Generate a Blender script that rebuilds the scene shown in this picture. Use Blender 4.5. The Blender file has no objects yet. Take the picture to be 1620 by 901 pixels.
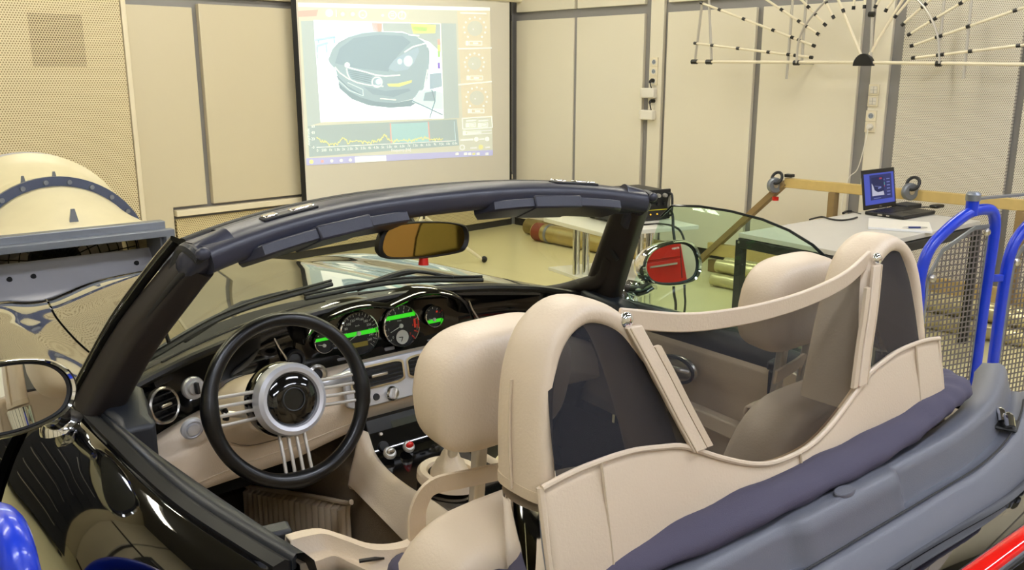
import bpy, math, random
from mathutils import Vector, Matrix
random.seed(7)
S = bpy.context.scene
COL = S.collection
V = Vector
PI = math.pi

# ------------------------------------------------------------------ camera, world, exposure
F_PX = 1400.0
PITCH = math.radians(13.5)
HEAD = math.radians(38.8)              # heading to the right of the car's nose
EYE = V((-1.10, 0.0, 1.58))
FWD = V((math.sin(HEAD)*math.cos(PITCH), math.cos(HEAD)*math.cos(PITCH), -math.sin(PITCH)))
RGT = V((math.cos(HEAD), -math.sin(HEAD), 0))
UPV = RGT.cross(FWD)
cam = bpy.data.cameras.new('camera')
cam.sensor_width = 36.0
cam.lens = 36.0*F_PX/1620.0
cam.clip_start = 0.02
cam.dof.use_dof = False
camo = bpy.data.objects.new('camera', cam)
COL.objects.link(camo)
m3 = Matrix((RGT, UPV, -FWD)).transposed()
camo.matrix_world = Matrix.Translation(EYE) @ m3.to_4x4()
S.camera = camo
S.view_settings.view_transform = 'Standard'
S.view_settings.look = 'None'
S.view_settings.gamma = 1
S.view_settings.use_curve_mapping = False
S.view_settings.exposure = 0.0
w = bpy.data.worlds.new('world'); S.world = w; w.use_nodes = True
w.node_tree.nodes['Background'].inputs[0].default_value = (1.0, .95, .85, 1)
w.node_tree.nodes['Background'].inputs[1].default_value = 0.3
LAMP_E = 42.0
LAMP_COL = (1.0, 0.95, 0.80)      # tubes towards the far wall
LAMP_COL_NEAR = (0.93, 0.98, 1.12) # tubes above and behind the car

# ------------------------------------------------------------------ helpers
def at(u, v, x=None, y=None, z=None, d=None, P=None, n=None):
    """a point in the room on the sight line of (u, v), at a known plane"""
    r = FWD + RGT*((u-810.0)/F_PX) - UPV*((v-450.5)/F_PX)
    if x is not None: t = (x-EYE.x)/r.x
    elif y is not None: t = (y-EYE.y)/r.y
    elif z is not None: t = (z-EYE.z)/r.z
    elif d is not None: t = d
    else: t = (V(P)-EYE).dot(V(n))/r.dot(V(n))
    return EYE + r*t

CORNER = V((4.765, 7.274, 0))
_a = math.radians(84.5)
WD = V((math.sin(_a), math.cos(_a), 0))       # along the back wall, to the right
WN = V((-WD.y, WD.x, 0))                      # out through the back wall
RM = Matrix.Translation(CORNER) @ Matrix((WD, WN, V((0,0,1)))).transposed().to_4x4()
def rp(s, t, z): return CORNER + WD*s - WN*t + V((0,0,z))   # s: along back wall (<0), t: out from back wall

def lin(h):
    h = h.lstrip('#')
    o = []
    for i in (0,2,4):
        c = int(h[i:i+2],16)/255
        o.append(c/12.92 if c <= .04045 else ((c+.055)/1.055)**2.4)
    return (o[0],o[1],o[2],1)

def cr(pts, n=8, closed=False):
    pts = [V(p) for p in pts]
    out = []
    N = len(pts)
    for i in range(N if closed else N-1):
        if closed: p0,p1,p2,p3 = pts[i-1],pts[i],pts[(i+1)%N],pts[(i+2)%N]
        else:
            p1,p2 = pts[i],pts[i+1]
            p0 = pts[i-1] if i else p1*2-p2
            p3 = pts[i+2] if i+2 < N else p2*2-p1
        for k in range(n):
            t = k/n
            out.append(.5*((2*p1)+(p2-p0)*t+(2*p0-5*p1+4*p2-p3)*t*t+(3*p1-p0-3*p2+p3)*t*t*t))
    if not closed: out.append(pts[-1])
    return out

def interp(tab, x):
    if x <= tab[0][0]: return tab[0][1]
    for (a,b),(c,d) in zip(tab, tab[1:]):
        if x <= c:
            t = (x-a)/(c-a); return b+(d-b)*t
    return tab[-1][1]
def sinterp(tab, x):
    """smooth (Catmull) interpolation of a table"""
    n = len(tab)
    if x <= tab[0][0]: return tab[0][1]
    if x >= tab[-1][0]: return tab[-1][1]
    for i in range(n-1):
        if x <= tab[i+1][0]:
            x1,y1 = tab[i]; x2,y2 = tab[i+1]
            m1 = (y2-tab[i-1][1])/(x2-tab[i-1][0]) if i else (y2-y1)/(x2-x1)
            m2 = (tab[i+2][1]-y1)/(tab[i+2][0]-x1) if i+2 < n else (y2-y1)/(x2-x1)
            h = x2-x1; t = (x-x1)/h
            return (2*t**3-3*t*t+1)*y1+(t**3-2*t*t+t)*h*m1+(-2*t**3+3*t*t)*y2+(t**3-t*t)*h*m2

ROOTM = {}
class MB:
    def __init__(s, M=None):
        s.v=[]; s.f=[]; s.mi=[]; s.m=0; s.M=M
    def p(s, co):
        co = V(co)
        if s.M is not None: co = s.M @ co
        s.v.append(co); return len(s.v)-1
    def face(s, idx): s.f.append(tuple(idx)); s.mi.append(s.m)
    def poly(s, pts): s.face([s.p(q) for q in pts])
    def box(s, c, size, R=None):
        c=V(c); h=V(size)/2; ids=[]
        for dz in (-1,1):
            for dx,dy in ((-1,-1),(1,-1),(1,1),(-1,1)):
                o=V((dx*h.x,dy*h.y,dz*h.z))
                if R is not None: o = R @ o
                ids.append(s.p(c+o))
        a=ids
        for q in ((3,2,1,0),(4,5,6,7),(0,1,5,4),(1,2,6,5),(2,3,7,6),(3,0,4,7)): s.face([a[i] for i in q])
        return s
    def beam(s, a, b, wdt, hgt, up=(0,0,1)):
        a=V(a); b=V(b); d=(b-a); L=d.length; d.normalize()
        sd=d.cross(V(up)); sd.normalize(); u=sd.cross(d)
        R=Matrix((d,sd,u)).transposed()
        return s.box((a+b)/2,(L,wdt,hgt),R)
    def loft(s, rings, closed=True, caps=True):
        ids=[[s.p(q) for q in r] for r in rings]
        n=len(ids[0])
        for a,b in zip(ids,ids[1:]):
            for i in range(n if closed else n-1):
                j=(i+1)%n
                s.face((a[i],a[j],b[j],b[i]))
        if caps and closed:
            s.face(ids[0][::-1]); s.face(ids[-1])
        return s
    def grid(s, fn, nu, nv, skip=None):
        ids=[[s.p(fn(i/nu,j/nv)) for j in range(nv+1)] for i in range(nu+1)]
        for i in range(nu):
            for j in range(nv):
                q=(ids[i][j],ids[i+1][j],ids[i+1][j+1],ids[i][j+1])
                if skip:
                    c=(s.v[q[0]]+s.v[q[1]]+s.v[q[2]]+s.v[q[3]])/4
                    if skip(c): continue
                s.face(q)
        return s
    def sweep(s, path, prof, up=(0,0,1), closed=False, caps=True):
        """prof: list of (side, up) offsets or f(k 0..1)->list"""
        path=[V(p) for p in path]; N=len(path); rings=[]
        up=V(up); last=None
        for i,p in enumerate(path):
            if closed: d=path[(i+1)%N]-path[i-1]
            else: d=path[min(i+1,N-1)]-path[max(i-1,0)]
            d.normalize()
            if last is None or True:
                sd=d.cross(up)
                if sd.length<1e-4: sd=d.cross(V((0,1,.01)))
            sd.normalize(); u=sd.cross(d)
            pr=prof(i/max(1,N-1)) if callable(prof) else prof
            rings.append([p+sd*a+u*b for a,b in pr])
        if closed: rings.append(rings[0])
        return s.loft(rings, True, caps and not closed)
    def tube(s, path, r, n=10, closed=False, caps=True):
        path=[V(p) for p in path]; N=len(path); rings=[]
        d0=(path[1]-path[0]).normalized()
        nrm=d0.orthogonal().normalized()
        pd=d0
        for i,p in enumerate(path):
            if closed: d=path[(i+1)%N]-path[i-1]
            else: d=path[min(i+1,N-1)]-path[max(i-1,0)]
            d.normalize()
            q=pd.rotation_difference(d); nrm=q@nrm; pd=d
            b=d.cross(nrm)
            rr=r(i/max(1,N-1)) if callable(r) else (r[i] if isinstance(r,(list,tuple)) else r)
            rings.append([p+(nrm*math.cos(2*PI*k/n)+b*math.sin(2*PI*k/n))*rr for k in range(n)])
        if closed: rings.append(rings[0])
        return s.loft(rings, True, caps and not closed)
    def lathe(s, prof, o=(0,0,0), axis=(0,0,1), n=24, caps=True):
        o=V(o); ax=V(axis).normalized(); a=ax.orthogonal().normalized(); b=ax.cross(a)
        rings=[[o+ax*h+(a*math.cos(2*PI*k/n)+b*math.sin(2*PI*k/n))*max(r,1e-5) for k in range(n)] for r,h in prof]
        return s.loft(rings, True, caps)
    def sphere(s, c, r, n=16, m=10, R=None):
        c=V(c); r=V(r) if hasattr(r,'__len__') else V((r,r,r))
        def pt(i,j):
            th=PI*i/m; ph=2*PI*j/n
            o=V((r.x*math.sin(th)*math.cos(ph),r.y*math.sin(th)*math.sin(ph),r.z*math.cos(th)))
            return c+(R@o if R is not None else o)
        rings=[[pt(max(1e-3,i) if i<m else m-1e-3,j) for j in range(n)] for i in range(m+1)]
        return s.loft(rings)
    def prism(s, poly, off):
        off=V(off); a=[s.p(q) for q in poly]; b=[s.p(V(q)+off) for q in poly]; n=len(a)
        s.face(a[::-1]); s.face(b)
        for i in range(n): s.face((a[i],a[(i+1)%n],b[(i+1)%n],b[i]))
        return s
    def frame2(s, outer, inner, off):
        """ring between two outlines of equal count, extruded"""
        off=V(off); n=len(outer)
        A=[s.p(q) for q in outer];B=[s.p(q) for q in inner]
        A2=[s.p(V(q)+off) for q in outer];B2=[s.p(V(q)+off) for q in inner]
        for i in range(n):
            j=(i+1)%n
            s.face((A[i],A[j],B[j],B[i])); s.face((A2[j],A2[i],B2[i],B2[j]))
            s.face((A[j],A[i],A2[i],A2[j])); s.face((B[i],B[j],B2[j],B2[i]))
        return s
    def text(s, txt, o, xd, yd, size, align='CENTER', extrude=0.0):
        c=bpy.data.curves.new('t','FONT'); c.body=txt; c.size=1.0; c.align_x=align; c.align_y='CENTER'; c.resolution_u=2
        c.extrude=extrude
        ob=bpy.data.objects.new('t',c); COL.objects.link(ob)
        dg=bpy.context.evaluated_depsgraph_get(); dg.update()
        me=bpy.data.meshes.new_from_object(ob.evaluated_get(dg))
        o=V(o); xd=V(xd).normalized()*size; yd=V(yd).normalized()*size; zd=xd.normalized().cross(yd.normalized())
        base=len(s.v)
        for q in me.vertices: s.p(o+xd*q.co.x+yd*q.co.y+zd*q.co.z)
        for f in me.polygons: s.face([base+i for i in f.vertices])
        bpy.data.objects.remove(ob); bpy.data.curves.remove(c); bpy.data.meshes.remove(me)
        return s
    def build(s, name, mat, parent=None, smooth=35, bevel=0, bseg=2, sub=0, solid=0, label=None, flip=False, W=None):
        me=bpy.data.meshes.new(name)
        o=bpy.data.objects.new(name,me); COL.objects.link(o)
        if parent is not None:
            o.parent=parent; inv=ROOTM[parent.name].inverted(); W=ROOTM[parent.name]
        elif W is not None:
            inv=W.inverted(); o.matrix_world=W
        else:
            lo=V([min(q[i] for q in s.v) for i in range(3)]); hi=V([max(q[i] for q in s.v) for i in range(3)])
            W=Matrix.Translation(V(((lo.x+hi.x)/2,(lo.y+hi.y)/2,lo.z))); inv=W.inverted(); o.matrix_world=W
        ROOTM[o.name]=W
        fs=[f[::-1] for f in s.f] if flip else s.f
        me.from_pydata([inv@q for q in s.v],[],fs)
        for mm in (mat if isinstance(mat,(list,tuple)) else [mat]): me.materials.append(mm)
        if any(s.mi): me.polygons.foreach_set('material_index', s.mi)
        me.validate(); me.update()
        import bmesh
        bm=bmesh.new(); bm.from_mesh(me)
        bmesh.ops.remove_doubles(bm, verts=bm.verts, dist=1e-6)
        if not flip: bmesh.ops.recalc_face_normals(bm, faces=bm.faces)
        bm.to_mesh(me); bm.free()
        if smooth:
            me.shade_smooth()
            try: me.set_sharp_from_angle(angle=math.radians(smooth))
            except Exception: pass
        if solid:
            md=o.modifiers.new('solidify','SOLIDIFY'); md.thickness=solid; md.offset=0
        if bevel:
            md=o.modifiers.new('bevel','BEVEL'); md.width=bevel; md.segments=bseg; md.limit_method='ANGLE'; md.angle_limit=math.radians(40)
            md.harden_normals=False
        if sub:
            md=o.modifiers.new('subsurf','SUBSURF'); md.levels=sub; md.render_levels=sub
        if label: o['label']=label
        return o

def thing(name, label, cat, loc=(0,0,0), group=None, R=None):
    o=bpy.data.objects.new(name,None); COL.objects.link(o); o.empty_display_size=.1
    W=Matrix.Translation(V(loc))
    if R is not None: W = W @ R.to_4x4()
    o.matrix_world=W; ROOTM[o.name]=W
    o['label']=label; o['category']=cat
    if group: o['group']=group
    return o
def tag(o,label,cat,group=None):
    o['label']=label; o['category']=cat
    if group: o['group']=group
    return o
def struct(o): o['kind']='structure'; return o
def sub_empty(name,parent):
    o=bpy.data.objects.new(name,None); COL.objects.link(o); o.parent=parent; ROOTM[o.name]=ROOTM[parent.name]; return o
def dup(root, M, label, group=None):
    """copy of a thing with its parts and sub-parts, placed by matrix M (applied to the source's matrix)"""
    r=root.copy(); COL.objects.link(r); W=M@ROOTM[root.name]; r.matrix_world=W; ROOTM[r.name]=W
    r['label']=label
    if group: r['group']=group
    for ch in list(root.children):
        c=ch.copy(); COL.objects.link(c); c.parent=r
        for g in list(ch.children):
            d=g.copy(); COL.objects.link(d); d.parent=c
    return r

# ------------------------------------------------------------------ materials
def pm(name, col, rough=.5, metal=0., bump=0., bscale=200., spec=.5, coat=0., var=0., vscale=8., emit=None, es=0., ior=1.5):
    m=bpy.data.materials.new(name); m.use_nodes=True
    nt=m.node_tree; b=nt.nodes['Principled BSDF']
    if isinstance(col,str): col=lin(col)
    b.inputs['Base Color'].default_value=col
    b.inputs['Roughness'].default_value=rough
    b.inputs['Metallic'].default_value=metal
    b.inputs['Specular IOR Level'].default_value=spec
    b.inputs['IOR'].default_value=ior
    if coat: b.inputs['Coat Weight'].default_value=coat; b.inputs['Coat Roughness'].default_value=.02
    if emit is not None:
        b.inputs['Emission Color'].default_value=lin(emit) if isinstance(emit,str) else emit
        b.inputs['Emission Strength'].default_value=es
    if bump or var:
        tc=nt.nodes.new('ShaderNodeTexCoord')
    if bump:
        nz=nt.nodes.new('ShaderNodeTexNoise'); nz.inputs['Scale'].default_value=bscale; nz.inputs['Detail'].default_value=4
        bp=nt.nodes.new('ShaderNodeBump'); bp.inputs['Strength'].default_value=bump; bp.inputs['Distance'].default_value=.002
        nt.links.new(tc.outputs['Object'],nz.inputs['Vector'])
        nt.links.new(nz.outputs['Fac'],bp.inputs['Height']); nt.links.new(bp.outputs['Normal'],b.inputs['Normal'])
    if var:
        nz=nt.nodes.new('ShaderNodeTexNoise'); nz.inputs['Scale'].default_value=vscale; nz.inputs['Detail'].default_value=6
        mx=nt.nodes.new('ShaderNodeMix'); mx.data_type='RGBA'
        a=[c*(1-var) for c in col[:3]]+[1]; c2=[min(1,c*(1+var)) for c in col[:3]]+[1]
        mx.inputs['A'].default_value=a; mx.inputs['B'].default_value=c2
        nt.links.new(tc.outputs['Object'],nz.inputs['Vector']); nt.links.new(nz.outputs['Fac'],mx.inputs['Factor'])
        nt.links.new(mx.outputs['Result'],b.inputs['Base Color'])
    return m

def perforated(name, col, hole, pitch, rad, axes=('X','Z'), rough=.45, holes_clear=False, square=False):
    """sheet metal with a regular pattern of holes"""
    m=pm(name,col,rough); nt=m.node_tree; b=nt.nodes['Principled BSDF']
    L=nt.links.new
    def math_(op,a,b_=None,c=None):
        n=nt.nodes.new('ShaderNodeMath'); n.operation=op
        for i,x in enumerate((a,b_,c)):
            if x is None: continue
            if isinstance(x,(int,float)): n.inputs[i].default_value=x
            else: L(x,n.inputs[i])
        return n.outputs[0]
    tc=nt.nodes.new('ShaderNodeTexCoord'); sp=nt.nodes.new('ShaderNodeSeparateXYZ'); L(tc.outputs['Object'],sp.inputs[0])
    x=math_('MULTIPLY',sp.outputs[axes[0]],1/pitch)
    y=math_('MULTIPLY',sp.outputs[axes[1]],1/(pitch if square else pitch*.866))
    row=math_('FLOOR',y)
    if not square:
        odd=math_('MODULO',row,2.0); x=math_('ADD',x,math_('MULTIPLY',odd,.5))
    fx=math_('SUBTRACT',math_('FRACT',x),.5); fy=math_('SUBTRACT',math_('FRACT',y),.5)
    if square:
        dd=math_('MAXIMUM',math_('ABSOLUTE',fx),math_('ABSOLUTE',fy))
    else:
        fy=math_('MULTIPLY',fy,.866)
        dd=math_('SQRT',math_('ADD',math_('MULTIPLY',fx,fx),math_('MULTIPLY',fy,fy)))
    h=math_('LESS_THAN',dd,rad)
    if holes_clear:
        tr=nt.nodes.new('ShaderNodeBsdfTransparent'); mx=nt.nodes.new('ShaderNodeMixShader')
        out=nt.nodes['Material Output']
        L(h,mx.inputs[0]); L(b.outputs[0],mx.inputs[1]); L(tr.outputs[0],mx.inputs[2]); L(mx.outputs[0],out.inputs[0])
    else:
        mx=nt.nodes.new('ShaderNodeMix'); mx.data_type='RGBA'
        mx.inputs['A'].default_value=lin(col) if isinstance(col,str) else col; mx.inputs['B'].default_value=lin(hole)
        L(h,mx.inputs['Factor']); L(mx.outputs['Result'],b.inputs['Base Color'])
    return m

def glass(name, tint, gloss=1.0, rough=0.0):
    m=bpy.data.materials.new(name); m.use_nodes=True; nt=m.node_tree
    for n in list(nt.nodes):
        if n.type!='OUTPUT_MATERIAL': nt.nodes.remove(n)
    out=[n for n in nt.nodes][0]
    tr=nt.nodes.new('ShaderNodeBsdfTransparent'); tr.inputs[0].default_value=tint
    gl=nt.nodes.new('ShaderNodeBsdfGlossy'); gl.inputs['Roughness'].default_value=rough
    lw_=nt.nodes.new('ShaderNodeLayerWeight'); lw_.inputs['Blend'].default_value=.5
    pw=nt.nodes.new('ShaderNodeMath'); pw.operation='POWER'; pw.inputs[1].default_value=5.0
    ml=nt.nodes.new('ShaderNodeMath'); ml.operation='MULTIPLY_ADD'; ml.inputs[1].default_value=.9*gloss; ml.inputs[2].default_value=.035*gloss
    nt.links.new(lw_.outputs['Facing'],pw.inputs[0]); nt.links.new(pw.outputs[0],ml.inputs[0]); fr=ml
    mx=nt.nodes.new('ShaderNodeMixShader')
    nt.links.new(fr.outputs[0],mx.inputs[0]); nt.links.new(tr.outputs[0],mx.inputs[1]); nt.links.new(gl.outputs[0],mx.inputs[2])
    nt.links.new(mx.outputs[0],out.inputs[0])
    return m
def gauze(name, col, cover):
    """fine woven net: part cloth, part open"""
    m=bpy.data.materials.new(name); m.use_nodes=True; nt=m.node_tree
    b=nt.nodes['Principled BSDF']; b.inputs['Base Color'].default_value=lin(col); b.inputs['Roughness'].default_value=.8
    tr=nt.nodes.new('ShaderNodeBsdfTransparent'); mx=nt.nodes.new('ShaderNodeMixShader'); mx.inputs[0].default_value=cover
    out=nt.nodes['Material Output']
    nt.links.new(tr.outputs[0],mx.inputs[1]); nt.links.new(b.outputs[0],mx.inputs[2]); nt.links.new(mx.outputs[0],out.inputs[0])
    return m
def emis(name, col, s=1.0):
    m=pm(name,'#050505',.6); b=m.node_tree.nodes['Principled BSDF']
    b.inputs['Emission Color'].default_value=lin(col) if isinstance(col,str) else col
    b.inputs['Emission Strength'].default_value=s
    return m

M = {}
M['wall']   = pm('cream_panel','#D2C8AE',.33,var=.04,vscale=1.2,bump=.03,bscale=30)
M['wallr']  = pm('pale_panel','#E4DDCA',.33,var=.03,vscale=1.2)
M['grey']   = pm('grey_channel','#8A8888',.45)
M['dark']   = pm('dark_gap','#2A2622',.8)
M['trim']   = pm('cream_trim','#E6DCC2',.4)
M['perf']   = perforated('perforated_cream','#DDD0AC','#86754F',.0175,.27)
M['perfr']  = perforated('perforated_pale','#E0DACB','#83796A',.0130,.27,axes=('Y','Z'))
M['perfs']  = perforated('perforated_small','#D5C69B','#6A5636',.0160,.25)
M['floor']  = pm('floor_coating','#D9D0A2',.25,var=.06,vscale=2.0)
M['ceil']   = pm('ceiling_dark_grey','#5E5C58',.85)
M['black']  = pm('gloss_black_paint','#050505',.04,spec=.6,coat=1.0)
M['fascia'] = pm('gloss_black_fascia','#040405',.09,coat=.6)
M['soft']   = pm('black_soft_trim','#1D2026',.42,bump=.15,bscale=500)
M['pad']    = pm('black_leather_pad','#17150F',.38,bump=.25,bscale=350)
M['pillar'] = pm('dark_pillar_trim','#1D1613',.55,bump=.1,bscale=500)
M['header'] = pm('header_plastic','#2A2C3A',.36,bump=.12,bscale=500)
M['rubber'] = pm('black_rubber','#0C0C0D',.55)
M['leather']= pm('beige_leather','#D4C2A9',.42,bump=.25,bscale=260,var=.05,vscale=5)
M['leatherd']=pm('beige_leather_worn','#CAB89D',.45,bump=.3,bscale=240,var=.06,vscale=6)
M['carpet'] = pm('grey_beige_carpet','#8E7C62',.95,bump=.9,bscale=600,var=.2,vscale=150)
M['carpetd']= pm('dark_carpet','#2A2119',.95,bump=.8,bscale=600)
M['cloth']  = pm('dark_purple_cloth','#4A4658',.85,bump=.3,bscale=700)
M['deck']   = pm('charcoal_deck_plastic','#63656E',.42,bump=.2,bscale=600)
M['chrome'] = pm('chrome','#E8E8E8',.06,metal=1)
M['alu']    = pm('satin_aluminium','#C9C4BC',.3,metal=1)
M['alup']   = pm('silver_paint','#C6C1B8',.35,metal=.6)
M['steel']  = pm('galvanised_steel','#8A8F98',.42,metal=.7,var=.12,vscale=14)
M['sheet']  = pm('grey_sheet_metal','#C4C4CC',.4,metal=.15,var=.1,vscale=6)
M['blue']   = pm('blue_paint','#0B36C8',.32,coat=.3)
M['mirror'] = pm('mirror_glass','#E6EAEA',.01,metal=1)
M['amber']  = pm('amber_mirror_glass','#B79355',.03,metal=1)
M['glassw'] = glass('windscreen_glass',(.95,.97,.84,1))
M['glasss'] = glass('side_glass_tinted',(.84,.95,.86,1))
M['net']    = gauze('dark_net','#17161C',.64)
M['net2']   = gauze('dense_dark_net','#12131C',.88)
M['fibre']  = pm('cream_fibreglass','#DAD0AC',.35,var=.10,vscale=7)
M['wood']   = pm('pale_timber','#C9AE6E',.55,var=.12,vscale=20)
M['woodd']  = pm('brown_timber','#8C744C',.6,var=.12,vscale=20)
M['white']  = pm('white_plastic','#E9E4D8',.4)
M['table']  = pm('grey_tabletop','#C2BEB6',.45,var=.03,vscale=10)
M['tablew'] = pm('white_tabletop','#DEDCD0',.4)
M['blk']    = pm('black_plastic','#101011',.4)
M['blkm']   = pm('matt_black_metal','#1C1D20',.45)
M['red']    = pm('red_plastic','#C01A10',.3)
M['redl']   = pm('red_lamp_lens','#D80A08',.12,coat=.6,emit='#E00A08',es=.25)
M['paper']  = pm('paper','#EFEFEF',.7)
M['foil']   = pm('crinkled_foil','#B5A46C',.3,metal=.8,bump=1.0,bscale=60)
M['brown']  = pm('brown_cardboard','#7A6238',.6,var=.2,vscale=20)
M['inkw']   = pm('white_ink','#E8E8E0',.5)
M['bluegrey']=pm('blue_grey_steel','#59617A',.4,metal=.5)
M['led']=emis('amber_led','#FFC030',1.2)
M['redy']=pm('yellow_line','#C8C020',.5)
M['sg']=pm('socket_grey','#8C94A0',.5)
M['rubberw']=pm('black_wheel_leather','#08080A',.3,bump=.08,bscale=500)
M['lamp']=emis('fluorescent_diffuser',(*LAMP_COL,1),LAMP_E)
M['lampn']=emis('fluorescent_diffuser_neutral',(*LAMP_COL_NEAR,1),LAMP_E)
M['carpetr']=pm('ribbed_mat','#CDBA9C',.6,bump=.3,bscale=300)
M['silver']=pm('silver_trim','#CBCCD0',.35,metal=.45)

# ------------------------------------------------------------------ the room
RW, RT, RH = 8.6, 10.5, 3.3          # room: along back wall, towards the camera, height
def rbox(mb, s0,s1, q0,q1, z0,z1): mb.box(((s0+s1)/2,(q0+q1)/2,(z0+z1)/2),(s1-s0,q1-q0,z1-z0))
def room_struct(name, fn, mat, parent=None, bevel=0):
    mb=MB(RM); fn(mb)
    o=mb.build(name,mat,parent,bevel=bevel,W=RM) if parent is None else mb.build(name,mat,parent,bevel=bevel)
    o['kind']='structure' if parent is None else o.get('kind','')
    if parent is not None: del o['kind']
    return o

# floor, ceiling
room_struct('floor', lambda m: rbox(m,-RW,.1,-RT,.1,-.12,0), M['floor'])
room_struct('ceiling', lambda m: rbox(m,-RW,.1,-RT,.1,RH,RH+.12), M['ceil'])
wb=room_struct('wall_back', lambda m: rbox(m,-RW,.06,.04,.14,0,RH), M['grey'])
wr=room_struct('wall_right', lambda m: rbox(m,.04,.14,-RT,.04,0,RH), M['grey'])
wl=room_struct('wall_left', lambda m: rbox(m,-RW-.1,-RW,-RT,.14,0,RH), M['dark'])
wf=room_struct('wall_front', lambda m: rbox(m,-RW,.14,-RT-.1,-RT,0,RH), M['dark'])

def wall_panel(parent, mat, s0,s1,q0,q1,z0,z1, name='wall_panel', bevel=.004):
    return room_struct(name, lambda m: rbox(m,s0,s1,q0,q1,z0,z1), mat, parent, bevel)
# back wall: smooth panels with a channel between, a perforated bay on the left
m=MB(RM)
m.prism([(-3.895,0,.02),(-3.67,0,.02),(-3.67,0,.565),(-3.392,0,.565),(-3.392,0,2.055),(-3.895,0,2.055)],(0,.04,0))
m.build('wall_panel',M['wall'],wb,bevel=.004)
wall_panel(wb,M['wall'],-3.345,-1.70,-.012,.04,.565,2.085)
wall_panel(wb,M['wall'],-1.68,-.03,-.012,.04,.565,2.085)
for a,b in ((-3.895,-3.41),(-3.39,-1.70),(-1.68,-.03)):
    wall_panel(wb,M['wall'],a,b,-.012,.04,2.14,RH-.02)
wall_panel(wb,M['trim'],-3.66,-.04,-.035,.04,.495,.542,'wall_ledge')
wall_panel(wb,M['perfs'],-3.655,-.04,-.004,.04,.07,.47,'perforated_panel')
wall_panel(wb,M['trim'],-3.935,-3.90,-.04,.04,.0,RH,'wall_post')
wall_panel(wb,M['dark'],-3.66,-.0,.02,.04,.0,.07,'baseboard')
# perforated bay with a darker inset sheet
M['perfd']=perforated('perforated_inset','#D2C4A0','#6E5D3E',.0175,.33)
_q=[RM.inverted()@at(u,v,P=CORNER-WN*.026,n=WN) for u,v in ((42,20),(138,106))]
S0,S1,Z0,Z1=_q[0].x,_q[1].x,_q[1].z,_q[0].z
for a,b,c,d in ((-RW,S0,0,RH),(S1,-3.94,0,RH),(S0,S1,0,Z0),(S0,S1,Z1,RH)):
    wall_panel(wb,M['perf'],a,b,-.028,.04,c,d,'perforated_panel',0)
wall_panel(wb,M['perfd'],S0,S1,-.026,.04,Z0,Z1,'perforated_panel',0)
# right wall
def rwp(t0,t1,z0,z1,mat=M['wallr'],name='wall_panel',s0=0,bv=.004): return wall_panel(wr,mat,s0,.04,-t1,-t0,z0,z1,name,bv)
for a,b in ((.045,.825),(.862,1.658),(1.912,2.770),(2.832,3.646)):
    rwp(a,b,.08,2.085); rwp(a,b,2.165,RH-.02)
rwp(1.728,1.868,.08,RH-.02); rwp(3.742,3.874,.08,RH-.02)
rwp(.825,.862,.08,2.085,M['grey'],'channel_strip',.012)
rwp(3.962,4.728,.08,RH-.02,M['perfr'],'perforated_panel',0,0)
for a,b in ((4.782,5.60),(5.65,6.45),(6.5,7.3),(7.35,8.2),(8.25,9.0),(9.05,10.4)):
    rwp(a,b,.08,RH-.02,M['perfr'],'perforated_panel',0,0)
wall_panel(wr,M['dark'],.02,.04,-RT,0,.0,.08,'baseboard')
# the two walls behind the photographer: panels too
for i in range(9):
    a=-RT+.05+i*1.17
    wall_panel(wl,M['wall'],-RW,-RW+.03,a,a+1.02,.08,2.08); wall_panel(wl,M['wall'],-RW,-RW+.03,a,a+1.1,2.16,RH-.02)
for i in range(7):
    a=-RW+.05+i*1.22
    wall_panel(wf,M['wall'],a,a+1.08,-RT,-RT+.03,.08,2.08); wall_panel(wf,M['wall'],a,a+1.15,-RT,-RT+.03,2.16,RH-.02)

# ceiling lights: long twin fluorescent battens
k=0
words_=('above the screen','above the car bonnet','above the parked car','behind the photographer')
rowsw=('nearest the perforated bay','along the middle of the ceiling','nearest the timber frame')
for i,s in enumerate((-6.9,-4.3,-1.7)):
    for j,t in enumerate((1.6,4.2,6.8,9.2)):
        p=rp(s,t,RH)
        R3=RM.to_3x3()
        l=thing('ceiling_light','fluorescent ceiling batten %s, %s'%(words_[j],rowsw[i]),'lamp',p,'ceiling battens',R3)
        mb=MB(ROOTM[l.name]); mb.box((0,0,-.03),(1.55,.30,.06)); mb.build('housing',M['white'],l,bevel=.006)
        mb=MB(ROOTM[l.name])
        for sy in (-.075,.075): mb.box((0,sy,-.075),(1.45,.07,.03))
        mb.build('diffuser',M['lamp'] if j<2 else M['lampn'],l,bevel=.01)

# ------------------------------------------------------------------ projector screen
SQ=.09
SP=CORNER-WN*SQ; 
def sc(x,y,k=0.0):                       # crop coordinates on the screen's own plane
    return at(450+x/3.003, y/3.003, P=SP-WN*(.0012*k), n=WN)
scr=thing('projector_screen','roll-down projector screen showing a dark car on the panelled wall','screen',rp(-1.28,SQ,.42),R=RM.to_3x3())
mb=MB(RM); rbox(mb,(RM.inverted()@sc(56,200)).x,(RM.inverted()@sc(1074,400)).x,-SQ,-SQ+.004,.42,2.26); mb.build('fabric',pm('screen_fabric','#E4E0D4',.7),scr)
SLB=(RM.inverted()@sc(56,200)).x-.005; SRB=(RM.inverted()@sc(1074,400)).x
for a_,b_ in ((SLB-.022,SLB+.022),(SRB-.014,SRB+.014)):
    mb=MB(RM); rbox(mb,a_,b_,-SQ-.002,-SQ+.005,.42,2.26); mb.build('border',M['blk'],scr)
mb=MB(RM); mb.lathe([(.0,0),(.028,0),(.028,2.62),(0,2.62)],(-2.56,-SQ-.01,2.285),(1,0,0),20); mb.build('roller',M['trim'],scr)
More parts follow.
